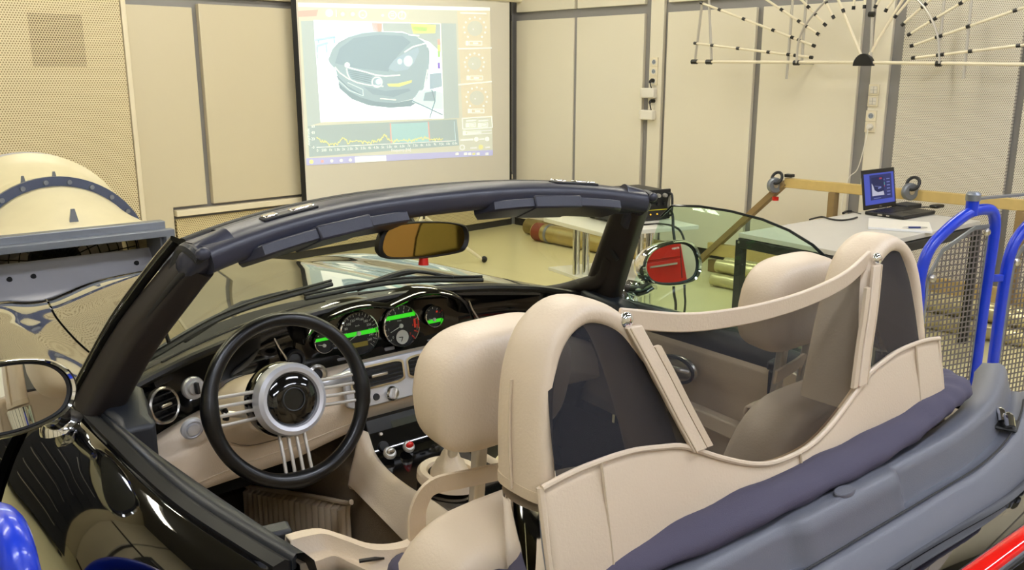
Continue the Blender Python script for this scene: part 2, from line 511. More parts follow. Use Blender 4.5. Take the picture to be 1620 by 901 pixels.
mb=MB(RM); mb.lathe([(.0,0),(.034,0),(.034,.02),(0,.02)],(.0615,-SQ-.01,2.285),(1,0,0),20); mb.build('end_cap',M['blk'],scr)
mb=MB(RM); mb.lathe([(.0,0),(.016,0),(.016,2.44),(0,2.44)],(-2.49,-SQ,.42),(1,0,0),14); mb.build('weight_bar',M['blk'],scr)
def pj(name,col,e=.25):
    m_=pm(name,col,.7); b=m_.node_tree.nodes['Principled BSDF']; b.inputs['Emission Color'].default_value=lin(col); b.inputs['Emission Strength'].default_value=.30+e*.9
    return m_
PJ=[pj('lit_grey','#D0D3C6',.12),pj('lit_teal','#BAC8C8',.12),pj('lit_white','#F6FAF8',.45),pj('lit_car','#A9BEC8',.10),pj('lit_hood','#9DB3C0',.10),
    pj('lit_lens','#AFC4D2',.12),pj('lit_yellow','#E2E0A2',.2),pj('lit_lilac','#B9BBDF',.20),pj('lit_red','#E8B9B0',.16),pj('lit_ink','#E9EFE8',.32),
    pj('lit_pale','#CFE0E6',.25),pj('lit_plot','#AFC0C2',.08),pj('lit_band','#AED0D3',.14),pj('lit_green','#B8DCA0',.16),pj('lit_violet','#9C8FD8',.16),pj('lit_shade','#97ADB8',.08),pj('lit_warm','#DAD4BE',.12)]
GREY,TEAL,WHT,CAR,HOOD,LENS,YEL,LIL,RED,INK,PALE,PLOT,BAND,GRN,VIO,SHA,WARM=range(17)
class PJB(MB):
    def q(s,c,k,*pts): s.m=c; s.poly([sc(x,y,k) for x,y in pts])
    def line(s,c,k,pts,wd=3):
        s.m=c
        for (x0,y0),(x1,y1) in zip(pts,pts[1:]):
            L=math.hypot(x1-x0,y1-y0) or 1; nx,ny=-(y1-y0)/L*wd/2,(x1-x0)/L*wd/2
            s.poly([sc(x0+nx,y0+ny,k),sc(x1+nx,y1+ny,k),sc(x1-nx,y1-ny,k),sc(x0-nx,y0-ny,k)])
    def disc(s,c,k,x,y,r,ry=None,n=20):
        s.m=c; ry=ry or r; s.poly([sc(x+r*math.cos(2*PI*i/n),y+ry*math.sin(2*PI*i/n),k) for i in range(n)])
    def ring(s,c,k,x,y,r,wd=4,n=20): s.line(c,k,[(x+r*math.cos(2*PI*i/n),y+r*math.sin(2*PI*i/n)) for i in range(n+1)],wd)
def e6(x,y,ox,oy): return ((ox+x/6.93-450)*3.003,(oy+y/6.93)*3.003)   # finer crops to the same frame
b=PJB()
b.q(GREY,1,(64,20),(976,42),(990,735),(104,783))
b.q(WARM,2,(820,52),(976,50),(988,560),(846,560))
b.q(TEAL,2,(78,100),(142,98),(172,582),(110,600))
b.q(TEAL,2,(745,110),(815,112),(830,560),(758,565))
b.q(PLOT,2,(110,598),(818,566),(830,690),(118,745))
b.q(INK,2,(64,12),(976,36),(976,52),(66,32))
b.build('interface_background',PJ,scr,smooth=0)
b=PJB()   # camera picture: floor, wall, the parked car
b.q(WHT,3,(138,95),(742,112),(757,562),(172,580))
b.q(PALE,4,(200,97),(440,102),(445,165),(330,170),(250,190),(215,250),(150,250),(142,180))
b.q(LENS,4,(145,185),(240,172),(242,180),(147,195)); b.q(LENS,4,(152,215),(205,200),(207,208),(154,224))
for x,y0,y1 in ((160,190,205),(235,175,205),(155,222,280),(198,205,250)): b.line(CAR,4,[(x,y0),(x+3,y1)],4)
b.q(RED,4,(415,108),(465,110),(462,150),(420,150)); b.q(TEAL,4,(465,108),(740,114),(742,250),(690,200),(560,150),(470,150))
b.q(YEL,5,(600,112),(720,118),(716,158),(612,160)); b.q(GRN,5,(605,125),(680,127),(676,148),(612,148))
body=[(208,282),(228,232),(258,200),(300,178),(370,158),(450,150),(560,155),(620,170),(676,205),(690,245),(688,300),(680,370),(660,425),(610,470),(520,490),(430,482),(360,462),(300,430),(258,392),(244,330),(215,300)]
b.q(CAR,5,*body)
b.q(SHA,4,(255,390),(300,430),(360,462),(430,482),(520,490),(620,470),(640,480),(600,505),(500,512),(400,500),(320,470),(262,420))
b.q(HOOD,6,(240,300),(262,230),(330,180),(450,165),(560,170),(600,200),(560,240),(500,310),(495,340),(400,330),(300,315))
b.q(LENS,6,(492,325),(520,285),(575,250),(635,225),(640,245),(615,300),(585,330),(530,340))
b.disc(PALE,7,588,290,22,26); b.disc(WHT,8,590,296,12,14); b.disc(PALE,7,548,292,12,14)
b.line(INK,7,[(570,248),(610,222),(676,204)],6); b.line(INK,7,[(676,204),(680,225)],5); b.line(INK,7,[(590,165),(640,170)],6)
b.line(INK,7,[(300,320),(370,338),(430,355),(480,362),(550,356)],6)
b.line(INK,7,[(240,318),(262,345),(300,372),(345,392),(400,404),(470,410)],5)
for i in range(5): b.line(SHA,7,[(303+i*5,335+i*9),(420-i*3,352+i*10)],4)
b.disc(INK,8,298,309,13); b.ring(INK,8,440,390,24,5); b.disc(PALE,8,447,388,14); b.line(INK,8,[(295,325),(300,352),(312,375)],5)
b.q(YEL,7,(488,398),(540,396),(606,380),(604,392),(545,412),(495,410))
b.q(HOOD,6,(375,410),(480,432),(590,420),(600,430),(520,460),(420,448)); b.line(INK,7,[(455,468),(530,474)],5)
b.line(SHA,7,[(248,362),(300,412),(370,452)],5); b.line(PALE,7,[(250,375),(310,430),(375,455),(372,425),(300,392)],4)
b.line(PALE,4,[(345,565),(425,503)],3); b.line(PALE,4,[(535,570),(590,505)],3); b.line(PALE,4,[(210,440),(245,420)],3)
b.q(PALE,6,(640,430),(700,425),(752,440),(754,520),(690,515),(605,485)); b.q(LENS,7,(690,350),(745,345),(750,410),(690,425))
b.q(CAR,7,(668,440),(720,432),(718,480),(660,478)); b.line(SHA,7,[(700,425),(715,480),(690,560)],5); b.line(SHA,7,[(610,480),(752,545)],5)
b.line(INK,7,[(680,330),(665,410)],5)
for i,c in enumerate((RED,YEL,GRN,PALE,VIO)): b.q(c,8,(727,186+i*28),(739,186+i*28),(741,214+i*28),(729,214+i*28))
b.build('camera_picture',PJ,scr,smooth=0)
b=PJB()   # spectrum
b.q(BAND,5,(503,588),(684,580),(690,672),(508,678))
b.line(RED,6,[(503,585),(508,678)],5); b.line(RED,6,[(683,578),(690,670)],5)
b.line(INK,6,[(152,700),(815,668)],3); b.line(PALE,6,[(806,576),(814,668)],2)
random.seed(3)
hts=[(152,46),(170,30),(205,14),(215,4),(250,10),(262,14),(280,34),(300,12),(340,20),(350,10),(400,6),(450,16),(475,36),(490,24),(520,8),(560,8),(600,8),(640,16),(680,16),(700,8),(750,8),(760,2)]
pl=[]
x=152
while x<756:
    base=700-(x-152)*32/663-4; pl.append((x,base-max(0,interp(hts,x)+random.uniform(-9,9)))); x+=4
b.line(YEL,7,pl,4)
for i,tx in enumerate(('0','500','1k','1.5k','2k','2.5k','3k','3.5k','4k','4.5k','5k','5.5k','6k','6.5k','7k','7.5k','8k','8.5k','9k','9.5k','10k','10.5k')):
    x=157+i*31; y=715-i*1.62
    o=sc(x,y,7); b.m=INK; b.text(tx,o,sc(x+10,y-.5,7)-o,(0,0,1),.034)
o=sc(555,712,7); b.text('Frequency [Hz]',o,sc(565,711.5,7)-o,(0,0,1),.036)
for i,tx in enumerate(('60','40','20','-0')):
    o=sc(136,600+i*30+(i==3)*10,7); b.text(tx,o,sc(146,600+i*30+(i==3)*10,7)-o,(0,0,1),.034)
o=sc(115,650,7); b.text('Amplitude',o,(0,0,1),o-sc(125,650,7),.034)
b.build('spectrum_plot',PJ,scr,smooth=0)
b=PJB()   # dials, boxes, tool icons, task bar
for cx,cy,r in ((905,135,52),(903,300,46),(914,465,50)):
    b.disc(GREY,3,cx,cy,r*.72); b.ring(WARM,4,cx,cy,r*.72,3); b.disc(INK,5,cx-8,cy+4,3)
    for i in range(11):
        a=math.radians(130+i*28); b.disc(INK,4,cx+r*math.cos(a),cy+r*math.sin(a),4.5,n=8)
for x,y in ((862,205),(866,370),(872,527)):
    b.q(INK,4,(x,y-10),(x+12,y-10),(x+12,y+10),(x,y+10)); b.line(INK,4,[(x+16,y-9),(x+76,y-9),(x+76,y+9),(x+16,y+9),(x+16,y-9)],2.5); b.q(INK,4,(x+34,y-3),(x+58,y-3),(x+58,y+4),(x+34,y+4))
b.q(INK,4,(836,58),(960,62),(960,67),(836,64)); b.q(INK,4,(826,229),(985,225),(985,230),(826,234)); b.q(INK,4,(826,400),(985,385),(985,390),(826,405))
b.build('dials',PJ,scr,smooth=0); b=PJB()
b.line(INK,4,[(845,562),(985,553),(988,605),(848,614),(845,562)],4)
b.line(INK,4,[(860,625),(985,618)],2.5); b.line(INK,4,[(860,640),(985,632)],2.5); b.q(INK,4,(848,622),(860,621),(861,642),(849,643)); b.q(INK,4,(868,630),(935,626),(935,632),(868,636))
for x in (862,920): b.q(INK,4,(x,585),(x+12,584),(x+12,603),(x,604)); b.line(INK,4,[(x+14,586),(x+46,583),(x+46,600),(x+14,603),(x+14,586)],2.5); b.q(INK,4,(x+2,572),(x+48,568),(x+48,573),(x+2,577)); b.q(INK,4,(x+18,591),(x+40,589),(x+40,595),(x+18,597))
b.q(INK,4,(836,663),(896,659),(896,665),(836,669)); b.disc(INK,4,912,661,10); b.q(INK,4,(926,659),(948,657),(948,662),(926,664)); b.disc(INK,4,963,660,10)
b.ring(INK,4,845,700,11,4); b.q(INK,4,(884,701),(914,699),(914,704),(884,706)); b.disc(YEL,5,933,698,11); b.q(INK,4,(955,698),(976,696),(976,701),(955,703))
b.build('option_boxes',PJ,scr,smooth=0); b=PJB()
b.q(RED,3,(66,52),(160,46),(152,76),(66,80))
b.disc(WHT,4,213,62,17)
for x in (277,325): b.disc(INK,4,x,67,8); b.ring(WARM,4,x,67,16,3)
for x,y,c in ((372,68,'-'),(513,72,'='),(558,73,'?')):
    b.ring(INK,4,x,y,18,5); o=sc(x,y,5); b.m=INK; b.text(c,o,sc(x+10,y+.2,5)-o,(0,0,1),.075)
b.disc(INK,4,467,73,6); b.line(INK,4,[(245,46),(246,80)],3)
b.build('tool_icons',PJ,scr,smooth=0); b=PJB()
b.q(LIL,3,(104,752),(990,712),(990,737),(105,785)); b.q(INK,4,(335,745),(482,738),(484,764),(337,772))
for x,c in ((128,YEL),(180,RED),(225,INK),(270,INK),(313,INK)): b.disc(c,4,x,768-(x-128)*.045,10 if x<130 else 7)
for x,c in ((820,INK),(860,INK),(880,INK),(900,YEL),(920,INK),(962,INK)): b.q(c,4,(x-7,726),(x+7,725),(x+7,735),(x-7,736))
b.build('task_bar',PJ,scr,smooth=0)

# ------------------------------------------------------------------ sockets and boxes on the right wall
def rwall(u,v,off=.012): return at(u,v,P=CORNER-WD*off,n=WD)
def lw(p):                                # wall point to room-local (s,q,z)
    return RM.inverted()@p
def socket(name_parts, t, zc, kinds, label, grp):
    n=len(kinds); h=.081
    th=thing('wall_socket',label,'socket',rp(0,t,zc-n*h/2),grp,RM.to_3x3())
    for i,kd in enumerate(kinds):
        z=zc+(n/2-.5-i)*h
        mb=MB(RM); rbox(mb,-.011,0,-t-.04,-t+.04,z-.0395,z+.0395); f=mb.build('cover_plate',M['trim'],th,bevel=.003)
        if kd=='s':      # round socket
            mb=MB(RM); mb.lathe([(.026,.0),(.026,.0045),(.021,.0045),(.019,-.004),(.0,-.004)],(-.011,-t,z),(-1,0,0),24); mb.build('socket_rim',M['white'],f)
            mb=MB(RM); mb.lathe([(.0185,0),(.0185,.001),(0,.001)],(-.0135,-t,z),(-1,0,0),20); mb.build('socket_well',M['sg'],f)
            mb=MB(RM)
            for dy in (-.008,.008): mb.lathe([(.003,0),(.003,.0006),(0,.0006)],(-.0146,-t+dy,z),(-1,0,0),8)
            mb.build('contact_hole',M['blk'],f)
        elif kd=='d':    # data / switch insert
            mb=MB(RM); rbox(mb,-.016,-.011,-t-.026,-t+.026,z-.026,z+.026); mb.build('insert',M['white'],f,bevel=.003)
            mb=MB(RM); rbox(mb,-.0168,-.016,-t-.0012,-t+.0012,z-.024,z+.024); rbox(mb,-.0168,-.016,-t-.024,-t+.024,z-.0010,z+.0010)
            mb.build('groove',M['grey'],f)
    return th
def tz(u,v): 
    q=lw(rwall(u,v)); return -q.y,q.z
t,z=tz(1381.5,151); socket(None,t,z,('d','d'),'pair of cream wall switches under the wire array hub','sockets on the right wall')
t,z=tz(1377,192); socket(None,t,z,('s','s'),'cream double wall socket with one white plug above the laptop','sockets on the right wall')
TP,ZP=t,z-.0405
t2,z2=tz(1034,113); socket(None,t2,z2,('s','s','s'),'cream triple wall socket above two white boxes','sockets on the right wall')
# white plug and cord down to the laptop
pl=thing('white_plug','white mains plug with cord in the lower socket above the laptop','plug',rp(-.02,TP,ZP))
mb=MB(RM); mb.lathe([(.0,0),(.019,0),(.019,.02),(.013,.04),(.0,.042)],(-.012,-TP,ZP),(-1,0,0),16); mb.build('plug_body',M['white'],pl)
mb=MB(); pth=cr([rp(-.045,TP,ZP-.01),rp(-.05,TP,ZP-.06),rp(-.06,TP-.04,ZP-.3),rp(-.08,TP-.10,.80),rp(-.10,TP-.12,.60),rp(-.12,TP-.1,.2)],8); mb.tube(pth,.0035,6); mb.build('cord',M['white'],pl)
# adapter boxes with black plugs
for (u,v,up,vp,lab) in ((1028,147,1033.5,129,'upper white adapter box on the wall strip beside the triple socket'),(1026,181.5,1033,161.5,'lower white adapter box on the wall strip below the other box')):
    t,z=tz(u,v); th=thing('adapter_box',lab,'adapter',rp(-.03,t,z-.05),'white boxes on the wall strip')
    mb=MB(RM); rbox(mb,-.062,-.0005,-t-.075,-t+.075,z-.044,z+.044); mb.build('box_shell',M['white'],th,bevel=.012,bseg=3)
    mb=MB(RM); rbox(mb,-.064,-.062,-t+.052,-t+.054,z-.044,z+.044); mb.build('lid_seam',M['trim'],th)
    t1,z1=tz(up,vp); mb=MB(); mb.tube(cr([rp(-.0,t1,z1+.01),rp(-.05,t1,z1+.008),rp(-.055,t1,z1-.02),rp(-.03,t1,z+.035)],6),[.017]*5+[.012]*6+[.005]*8,10); mb.build('plug',M['blk'],th)

# ------------------------------------------------------------------ microphone array on the right wall
AO=.26
def ap(x,y,k=0): return at(1080+x/3.0,y/3.0,P=CORNER-WD*(AO+k),n=WD)
hub=ap(860,292)
arr=thing('microphone_array','half-wheel of thin cream rods with black microphones on the wall','microphone array',hub)
mb=MB(); mb.tube([ap(45,293),ap(860,296),ap(1700,306)],.0115,8); mb.build('boom',M['trim'],arr)
mb=MB(); c=hub; pts=[]
for i in range(17):
    a=PI*i/16; pts.append(c+WN*(-.073*math.cos(a))+V((0,0,-.03+.085*math.sin(a)))-WD*.02)
mb.prism(pts,WD*.04); mb.build('hub',M['blk'],arr,bevel=.004)
spokes=[([(60,205),(610,272)],(60,140,262,407,502,535,610)),([(85,12),(625,218)],(90,175,290,430,520,552,622)),([(345,-42),(400,0),(650,167)],(470,552,585,642)),
 ([(490,-55),(565,0),(680,122)],(597,628,675)),([(640,-60),(675,0),(717,85)],(680,715)),([(722,-60),(740,0),(764,55)],(762,)),([(822,-60),(811,37)],(811,)),([(870,-60),(863,32)],(863,)),
 ([(955,-60),(935,0),(914,32)],(915,)),([(1024,-60),(1000,0),(964,50)],(965,)),([(1110,-60),(1075,0),(1008,80)],(1010,)),([(1240,-60),(1175,0),(1045,115)],(1152,1140,1045)),([(1460,-62),(1345,0),(1075,163)],(1320,1198,1183,1075)),
 ([(1760,-10),(1620,35),(1088,217)],(1578,1355,1225,1208,1088)),([(1760,197),(1620,213),(1095,275)],(1593,1365,1232,1214,1095))]
for pts,mics in spokes:
    P_=[ap(*q) for q in pts]
    mb=MB(); mb.tube(P_,.0095,8); sp=mb.build('spoke',M['trim'],arr)
    for x in mics:
        tab=sorted((p[0],p[1]) for p in pts); y=interp(tab,x)
        a=ap(x,y,.004); bdir=(P_[-1]-P_[0]).normalized()
        mb=MB(); mb.tube([a-bdir*.012,a+bdir*.012],.0125,8); mb.build('microphone',M['blk'],sp)
ring_l=cr([(540,300),(542,262),(552,190),(583,118),(632,55),(690,-6),(760,-50)] and [V((x,y,0)) for x,y in ((540,300),(542,262),(552,190),(583,118),(632,55),(690,-6),(760,-50))],5)
ring_r=cr([V((x,y,0)) for x,y in ((1218,302),(1217,250),(1212,180),(1188,105),(1150,38),(1105,-8),(1040,-50))],5)
for rg in (ring_l,ring_r):
    mb=MB(); mb.tube([ap(q.x,q.y,.012) for q in rg],.0085,8); mb.build('curved_strut',M['alup'],arr)
for a,b_,mm in (((735,-10),(850,270),'trim'),((1050,-10),(880,270),'trim'),((905,-10),(893,268),'alup'),((527,-60),(493,375),'alup'),((590,-60),(565,296),'alup'),((92,20),(58,292),'alup'),((125,0),(137,294),'alup'),((1247,-60),(1222,190),'alup'),((1377,-60),(1332,375),'alup'),((1700,-40),(1690,330),'alup')):
    mb=MB(); mb.tube([ap(*a,-.012),ap(*b_,-.012)],.0105,8); mb.build('strut',M[mm],arr)
for x,y in ((540,298),(1215,302),(56,293),(125,294),(897,68)):
    mb=MB(); mb.tube([ap(x-13,y,.0),ap(x+13,y,.0)],.019,8); mb.build('clamp',M['blk'],arr)
# wall bracket that carries it
for x in (540,1215):
    a=ap(x,298); mb=MB(); mb.tube([a,a+WD*(AO-.0)],.012,8); mb.build('wall_arm',M['alup'],arr)

# ------------------------------------------------------------------ timber frame leaning along the right wall
BO=.50
def bp(u,v,k=0): return at(u,v,P=CORNER-WD*(BO+k),n=WD)
tf=thing('timber_frame','long pale timber frame on edge beneath the wire array','timber frame',rp(-BO,3.6,0))
A=rp(-BO,3.40,.786); B=rp(-BO,5.6,.785)
mb=MB(); mb.beam(A,B,.045,.07); mb.build('top_rail',M['wood'],tf,bevel=.004)
mb=MB(); mb.beam(A,rp(-BO,2.66,.06),.045,.07,WD); mb.build('slanted_leg',M['woodd'],tf,bevel=.004)
mb=MB(); mb.beam(rp(-BO+.01,2.76,.20),rp(-BO+.01,5.6,.20),.045,.10); mb.build('lower_rail',M['wood'],tf,bevel=.004)
for t in (3.78,5.0):
    mb=MB(); mb.beam(rp(-BO,t,.75),rp(-BO,t,.02),.05,.075,WD); mb.build('upright',M['woodd'],tf,bevel=.004)
mb=MB(); mb.beam(rp(-BO+.07,2.74,.05),rp(-BO+.07,4.6,.05),.06,.10); mb.build('bottom_board',M['woodd'],tf,bevel=.004)
def add_caster(t,z):
    mb=MB(RM); mb.lathe([(.012,-.02),(.05,-.02),(.058,-.012),(.058,.012),(.05,.02),(.012,.02)],(-BO-.05,-t,z),(.5,.8,0),20); wv=mb.build('caster_wheel',M['steel'],tf)
    mb=MB(RM); mb.lathe([(.0,-.026),(.018,-.026),(.018,.026),(.0,.026)],(-BO-.05,-t,z),(.5,.8,0),12); mb.build('hub',M['alu'],wv)
    mb=MB(RM); c0=V((-BO-.05,-t-.015,z+.055)); mb.tube([c0+V((.02*math.sin(2*PI*k/20),.040*math.cos(2*PI*k/20),.040*math.sin(2*PI*k/20))) for k in range(20)],.011,8,closed=True); mb.build('swivel_ring',M['blkm'],wv)
add_caster(3.34,.765); add_caster(4.33,.81)
mb=MB(RM); rbox(mb,-BO-.03,-BO+.02,-3.46,-3.40,.828,.852); mb.build('end_clip',M['blk'],tf,bevel=.004)
mb=MB(RM); mb.lathe([(.0,0),(.024,0),(.024,.026),(0,.026)],(-BO-.06,-3.36,.655),(0,0,1),14); mb.build('marker',M['red'],tf)

# ------------------------------------------------------------------ ducts on the floor along the right wall
def duct(name,label,pts,r,mat,ribs=0,n=18):
    path=cr(pts,8)
    if ribs:
        L=sum((path[i+1]-path[i]).length for i in range(len(path)-1)); N=int(L*ribs)
        fine=[]; 
        for i in range(N+1):
            f=i/N*(len(path)-1); k=min(int(f),len(path)-2); fine.append(path[k].lerp(path[k+1],f-k))
        rr=[r*(1+.03*(1 if i%2 else -1)) for i in range(N+1)]
        path=fine
    else: rr=r
    mb=MB(); mb.tube(path,rr,n)
    o=mb.build(name,mat,None,smooth=50); return tag(o,label,'duct')
M['foilg']=pm('brown_foil_duct','#8F8050',.35,metal=.55,bump=.8,bscale=40)
M['ribbed']=pm('ribbed_duct','#C9BE90',.3,metal=.5,bump=.4,bscale=60)
duct('ventilation_duct','smooth brown duct lying by the wall, its end nearest the screen corner',[rp(-.28,.50,.08),rp(-.29,1.2,.08),rp(-.31,2.1,.08),rp(-.31,2.45,.08)],.078,M['foilg'])
g2=thing('ventilation_duct','creased golden duct with red tape on the floor under the small white table','duct',rp(-.52,1.9,0))
path=cr([rp(-.47,.80,.087),rp(-.50,1.4,.087),rp(-.53,2.0,.087),rp(-.53,2.44,.087)],10)
mb=MB(); mb.tube(path,.085,20); mb.build('foil_tube',M['foil'],g2,smooth=50)
mb=MB(); mb.tube([path[0].lerp(path[1],.2),path[1],path[2]],.0885,20); mb.build('tape_band',pm('rusty_red_tape','#7E3A22',.5),g2)
mb=MB(); mb.tube([path[3],path[3].lerp(path[4],.5)],.091,20); mb.build('hose_clamp',M['steel'],g2)
hoses=[((-.86,.052),'nearest the camera on the floor'),((-.75,.052),'second from the camera on the floor'),((-.64,.052),'third from the camera on the floor'),((-.805,.148),'on top, front of the upper layer'),((-.695,.148),'at the back of the upper layer')]
for (s_,z_),w_ in hoses:
    duct('ribbed_hose','pale ribbed floor hose of the bundle, '+w_,[rp(s_,3.05,z_),rp(s_-.005,3.9,z_),rp(s_-.015,5.2,z_),rp(s_-.02,6.8,z_)],.050,M['ribbed'],40,12)['group']='ribbed hoses in a bundle'
# loose cables on the floor
def cable(name,label,pts,r=.005,mat=None,n=6):
    mb=MB(); mb.tube(cr(pts,8),r,n); o=mb.build(name,mat or M['blk'],None); tag(o,label,'cable'); return o
cable('white_cable','loop of pale cable lying over the ribbed duct under the table',[at(1207,446,z=.108),at(1216,436,z=.165),at(1228,427,z=.20),at(1243,424,z=.205),at(1258,428,z=.20),at(1264,436,z=.185),at(1250,437,z=.18),at(1235,436,z=.18),at(1224,440,z=.17),at(1232,447,z=.15),at(1250,446,z=.16),at(1266,446,z=.16)],.006,M['trim'])

# ------------------------------------------------------------------ small white table with an amplifier
ts=thing('small_table','small white table on chrome columns behind the windscreen pillar','table',(2.62,3.64,0))
TA=[V((2.396,4.041,.695)),V((2.306,3.44,.695)),V((2.918,3.268,.695)),V((3.02,3.86,.695))]
mb=MB(); mb.prism(TA,(0,0,.025)); mb.build('tabletop',M['tablew'],ts,bevel=.003)
ctr=sum(TA,V())/4
mb=MB(); mb.prism([ (ctr+(q-ctr)*.93)*1+V((0,0,-.30)) for q in TA],(0,0,.02)); mb.build('lower_shelf',M['tablew'],ts,bevel=.003)
for bx,by in ((2.43,3.74),(2.65,3.44),(2.86,3.80)):
    for dx in (-.028,.028):
        mb=MB(); mb.lathe([(.0,0),(.022,0),(.022,.695),(0,.695)],(bx+dx*.8,by-dx*.6,0),(0,0,1),16); mb.build('column',M['chrome'],ts)
    mb=MB(); mb.lathe([(.0,0),(.09,0),(.09,.008),(.04,.014),(0,.014)],(bx,by,0),(0,0,1),20); mb.build('foot_plate',M['alu'],ts)
ap_=thing('amplifier','black amplifier with row of connectors on the small white table','amplifier',(2.78,3.70,.72))
ang=math.atan2(-.03,.15)
Ra=Matrix.Rotation(-.20,3,'Z')
def am(x,y,z): return V((2.76,3.66,.72))+Ra@V((x,y,z))
mb=MB(); mb.box(am(0,.06,.095),(.40,.30,.165),Ra); mb.build('case',M['blkm'],ap_,bevel=.008)
mb=MB(); mb.box(am(0,-.098,.095),(.42,.018,.18),Ra); mb.build('front_panel',M['blk'],ap_,bevel=.004)
for sx in (-.17,.17):
    for sy in (-.04,.16): 
        mb=MB(); mb.lathe([(.0,0),(.016,0),(.016,.014),(0,.014)],am(sx,sy,.0003),(0,0,1),10); mb.build('rubber_foot',M['rubber'],ap_)
fd=Ra@V((0,-1,0))
for i in range(8):
    mb=MB(); mb.lathe([(.0,0),(.013,0),(.011,.02),(0,.02)],am(-.175+i*.048,-.107,.15),fd,10); mb.build('connector',M['alup'],ap_)
    mb=MB(); mb.lathe([(.0,0),(.009,0),(.009,.012),(0,.012)],am(-.175+i*.048,-.107,.10),fd,10); mb.build('dial',M['blkm'],ap_)
    mb=MB(); mb.lathe([(.0,0),(.005,0),(.004,.006),(0,.006)],am(-.175+i*.048,-.107,.04),fd,8); mb.build('indicator',M['led'],ap_)
mb=MB(); mb.box(am(0,-.108,.065),(.38,.002,.004),Ra); mb.build('stripe',M['redy'],ap_)
for sx in (-.19,.19):
    mb=MB(); mb.tube(cr([am(sx,-.107,.03),am(sx,-.145,.04),am(sx,-.145,.15),am(sx,-.107,.16)],5),.007,8); mb.build('handle',M['blkm'],ap_)
q0=am(.20,-.11,.14)
cable('black_cable','black power cable dropping from amplifier corner past the table edge',[q0,at(1058,326,d=4.62),at(1064,340,d=4.6),at(1065,362,d=4.58),at(1068,390,d=4.58),at(1066,420,d=4.6),at(1066,460,d=4.62),at(1069,480,d=4.64),at(1068,500,d=4.66),at(1064,515,d=4.7)],.0075)
cable('black_cable','thin black cable looping from tabletop down beside the door mirror',[at(1018,355,z=.7265),at(1045,354,z=.7265),at(1066,358,d=4.66),at(1078,368,d=4.62),at(1084,390,d=4.6),at(1083,420,d=4.6),at(1083,460,d=4.6),at(1084,480,d=4.62),at(1080,515,d=4.7)],.006)

# ------------------------------------------------------------------ grey table with the laptop
tb=thing('work_table','grey table with dark metal frame carrying the laptop','table',(3.3,2.58,0))
TQ=[V((2.800,2.900,0)),V((2.751,2.272,0)),V((4.22,2.262,0)),V((4.27,2.886,0))]
mb=MB(); mb.prism([q+V((0,0,.715)) for q in TQ],(0,0,.025)); mb.build('tabletop',M['table'],tb,bevel=.002)
ctb=sum(TQ,V())/4
IN=[ctb+(q-ctb)*.985 for q in TQ]
for i in range(4):
    mb=MB(); mb.beam(IN[i]+V((0,0,.685)),IN[(i+1)%4]+V((0,0,.685)),.03,.05); mb.build('apron',M['blkm'],tb,bevel=.003)
    q=ctb+(TQ[i]-ctb)*.975; mb=MB(); mb.box((q.x,q.y,.35),(.045,.045,.70)); lg=mb.build('leg',M['blkm'],tb,bevel=.003)
    mb=MB(); mb.lathe([(.0,0),(.007,0),(.006,.004),(0,.004)],(q.x-.0225,q.y,.69),(-1,0,0),10); mb.build('bolt',M['alu'],lg)
cable('black_cable','short black cable hanging below the front edge of the grey table',[at(1262,397,z=.72)+V((0,.03,-.05)),at(1260,404,d=4.9),at(1256,414,d=4.9),at(1257,424,d=4.92),at(1250,440,d=5.0),at(1236,470,d=5.1)],.006)
# laptop
lp=thing('laptop','open black laptop with blue screen on the grey table','laptop',(3.95,2.64,.74))
LBL,LBR,LFR,LFL=at(1366,336,z=.755),at(1421,327,z=.755),at(1486,344,z=.755),at(1430,350,z=.755)
xd=(LBR-LBL).normalized(); yd=V((-xd.y,xd.x,0)); 
Lw=.36; Ld=.25
O=(LBL+LBR)/2
# hinge line runs along xd; keyboard lies towards -yd
def lpt(x,y,z): return O+xd*x+yd*y+V((0,0,z-.755))
Rl=Matrix((xd,yd,V((0,0,1)))).transposed()
mb=MB(); mb.box(lpt(0,-Ld/2,.7525),(Lw,Ld,.021),Rl); base=mb.build('base',M['blk'],lp,bevel=.005)
mb=MB(); mb.box(lpt(0,-.085,.7635),(Lw*.88,.10,.002),Rl)
keys=mb.build('keyboard_well',M['blkm'],base)
mb=MB()
for r_ in range(5):
    for c_ in range(14): mb.box(lpt(-Lw*.40+c_*Lw*.0615,-.045-r_*.0195,.7650),(.0175,.0155,.0022),Rl)
o=mb.build('keys',M['blk'],base); o['kind']='stuff'
mb=MB(); mb.box(lpt(0,-.195,.7637),(.095,.055,.0015),Rl); mb.build('touchpad',M['blkm'],base)
mb=MB(); mb.box(lpt(-.1805,-.10,.752),(.002,.03,.01),Rl); mb.box(lpt(-.1805,-.15,.752),(.002,.02,.008),Rl); mb.build('port',M['alu'],base)
LT=at(1411,257,d=(LBR-EYE).dot(FWD)+.02)
updir=V((0,0,1))*.985+yd*.17; updir.normalize(); Lh=.245
def lsc(x,y,k=0): return O+xd*(x*Lw)+updir*(y*Lh)+V((0,0,.006))-yd*k+yd*.004
mb=MB(); mb.prism([lsc(-.5,.02),lsc(.5,.02),lsc(.5,1.0),lsc(-.5,1.0)],yd*.008); lid=mb.build('screen_lid',M['blk'],lp,bevel=.003)
mb=MB(); mb.poly([lsc(-.455,.13,.001),lsc(.455,.13,.001),lsc(.455,.90,.001),lsc(-.455,.90,.001)]); mb.build('display',emis('display_blue','#4A58C0',.85),lid,smooth=0)
lm=[emis('display_navy','#2C3370',.8),emis('display_white','#C8C8DC',.8),emis('display_dark','#1E2658',.8),emis('display_red','#C04060',.7),emis('display_teal','#60B0B0',.7),emis('display_pale','#7C86C8',.8)]
mb=MB()
def lq(c,k,*p): mb.m=c; mb.poly([lsc(x,y,k) for x,y in p])
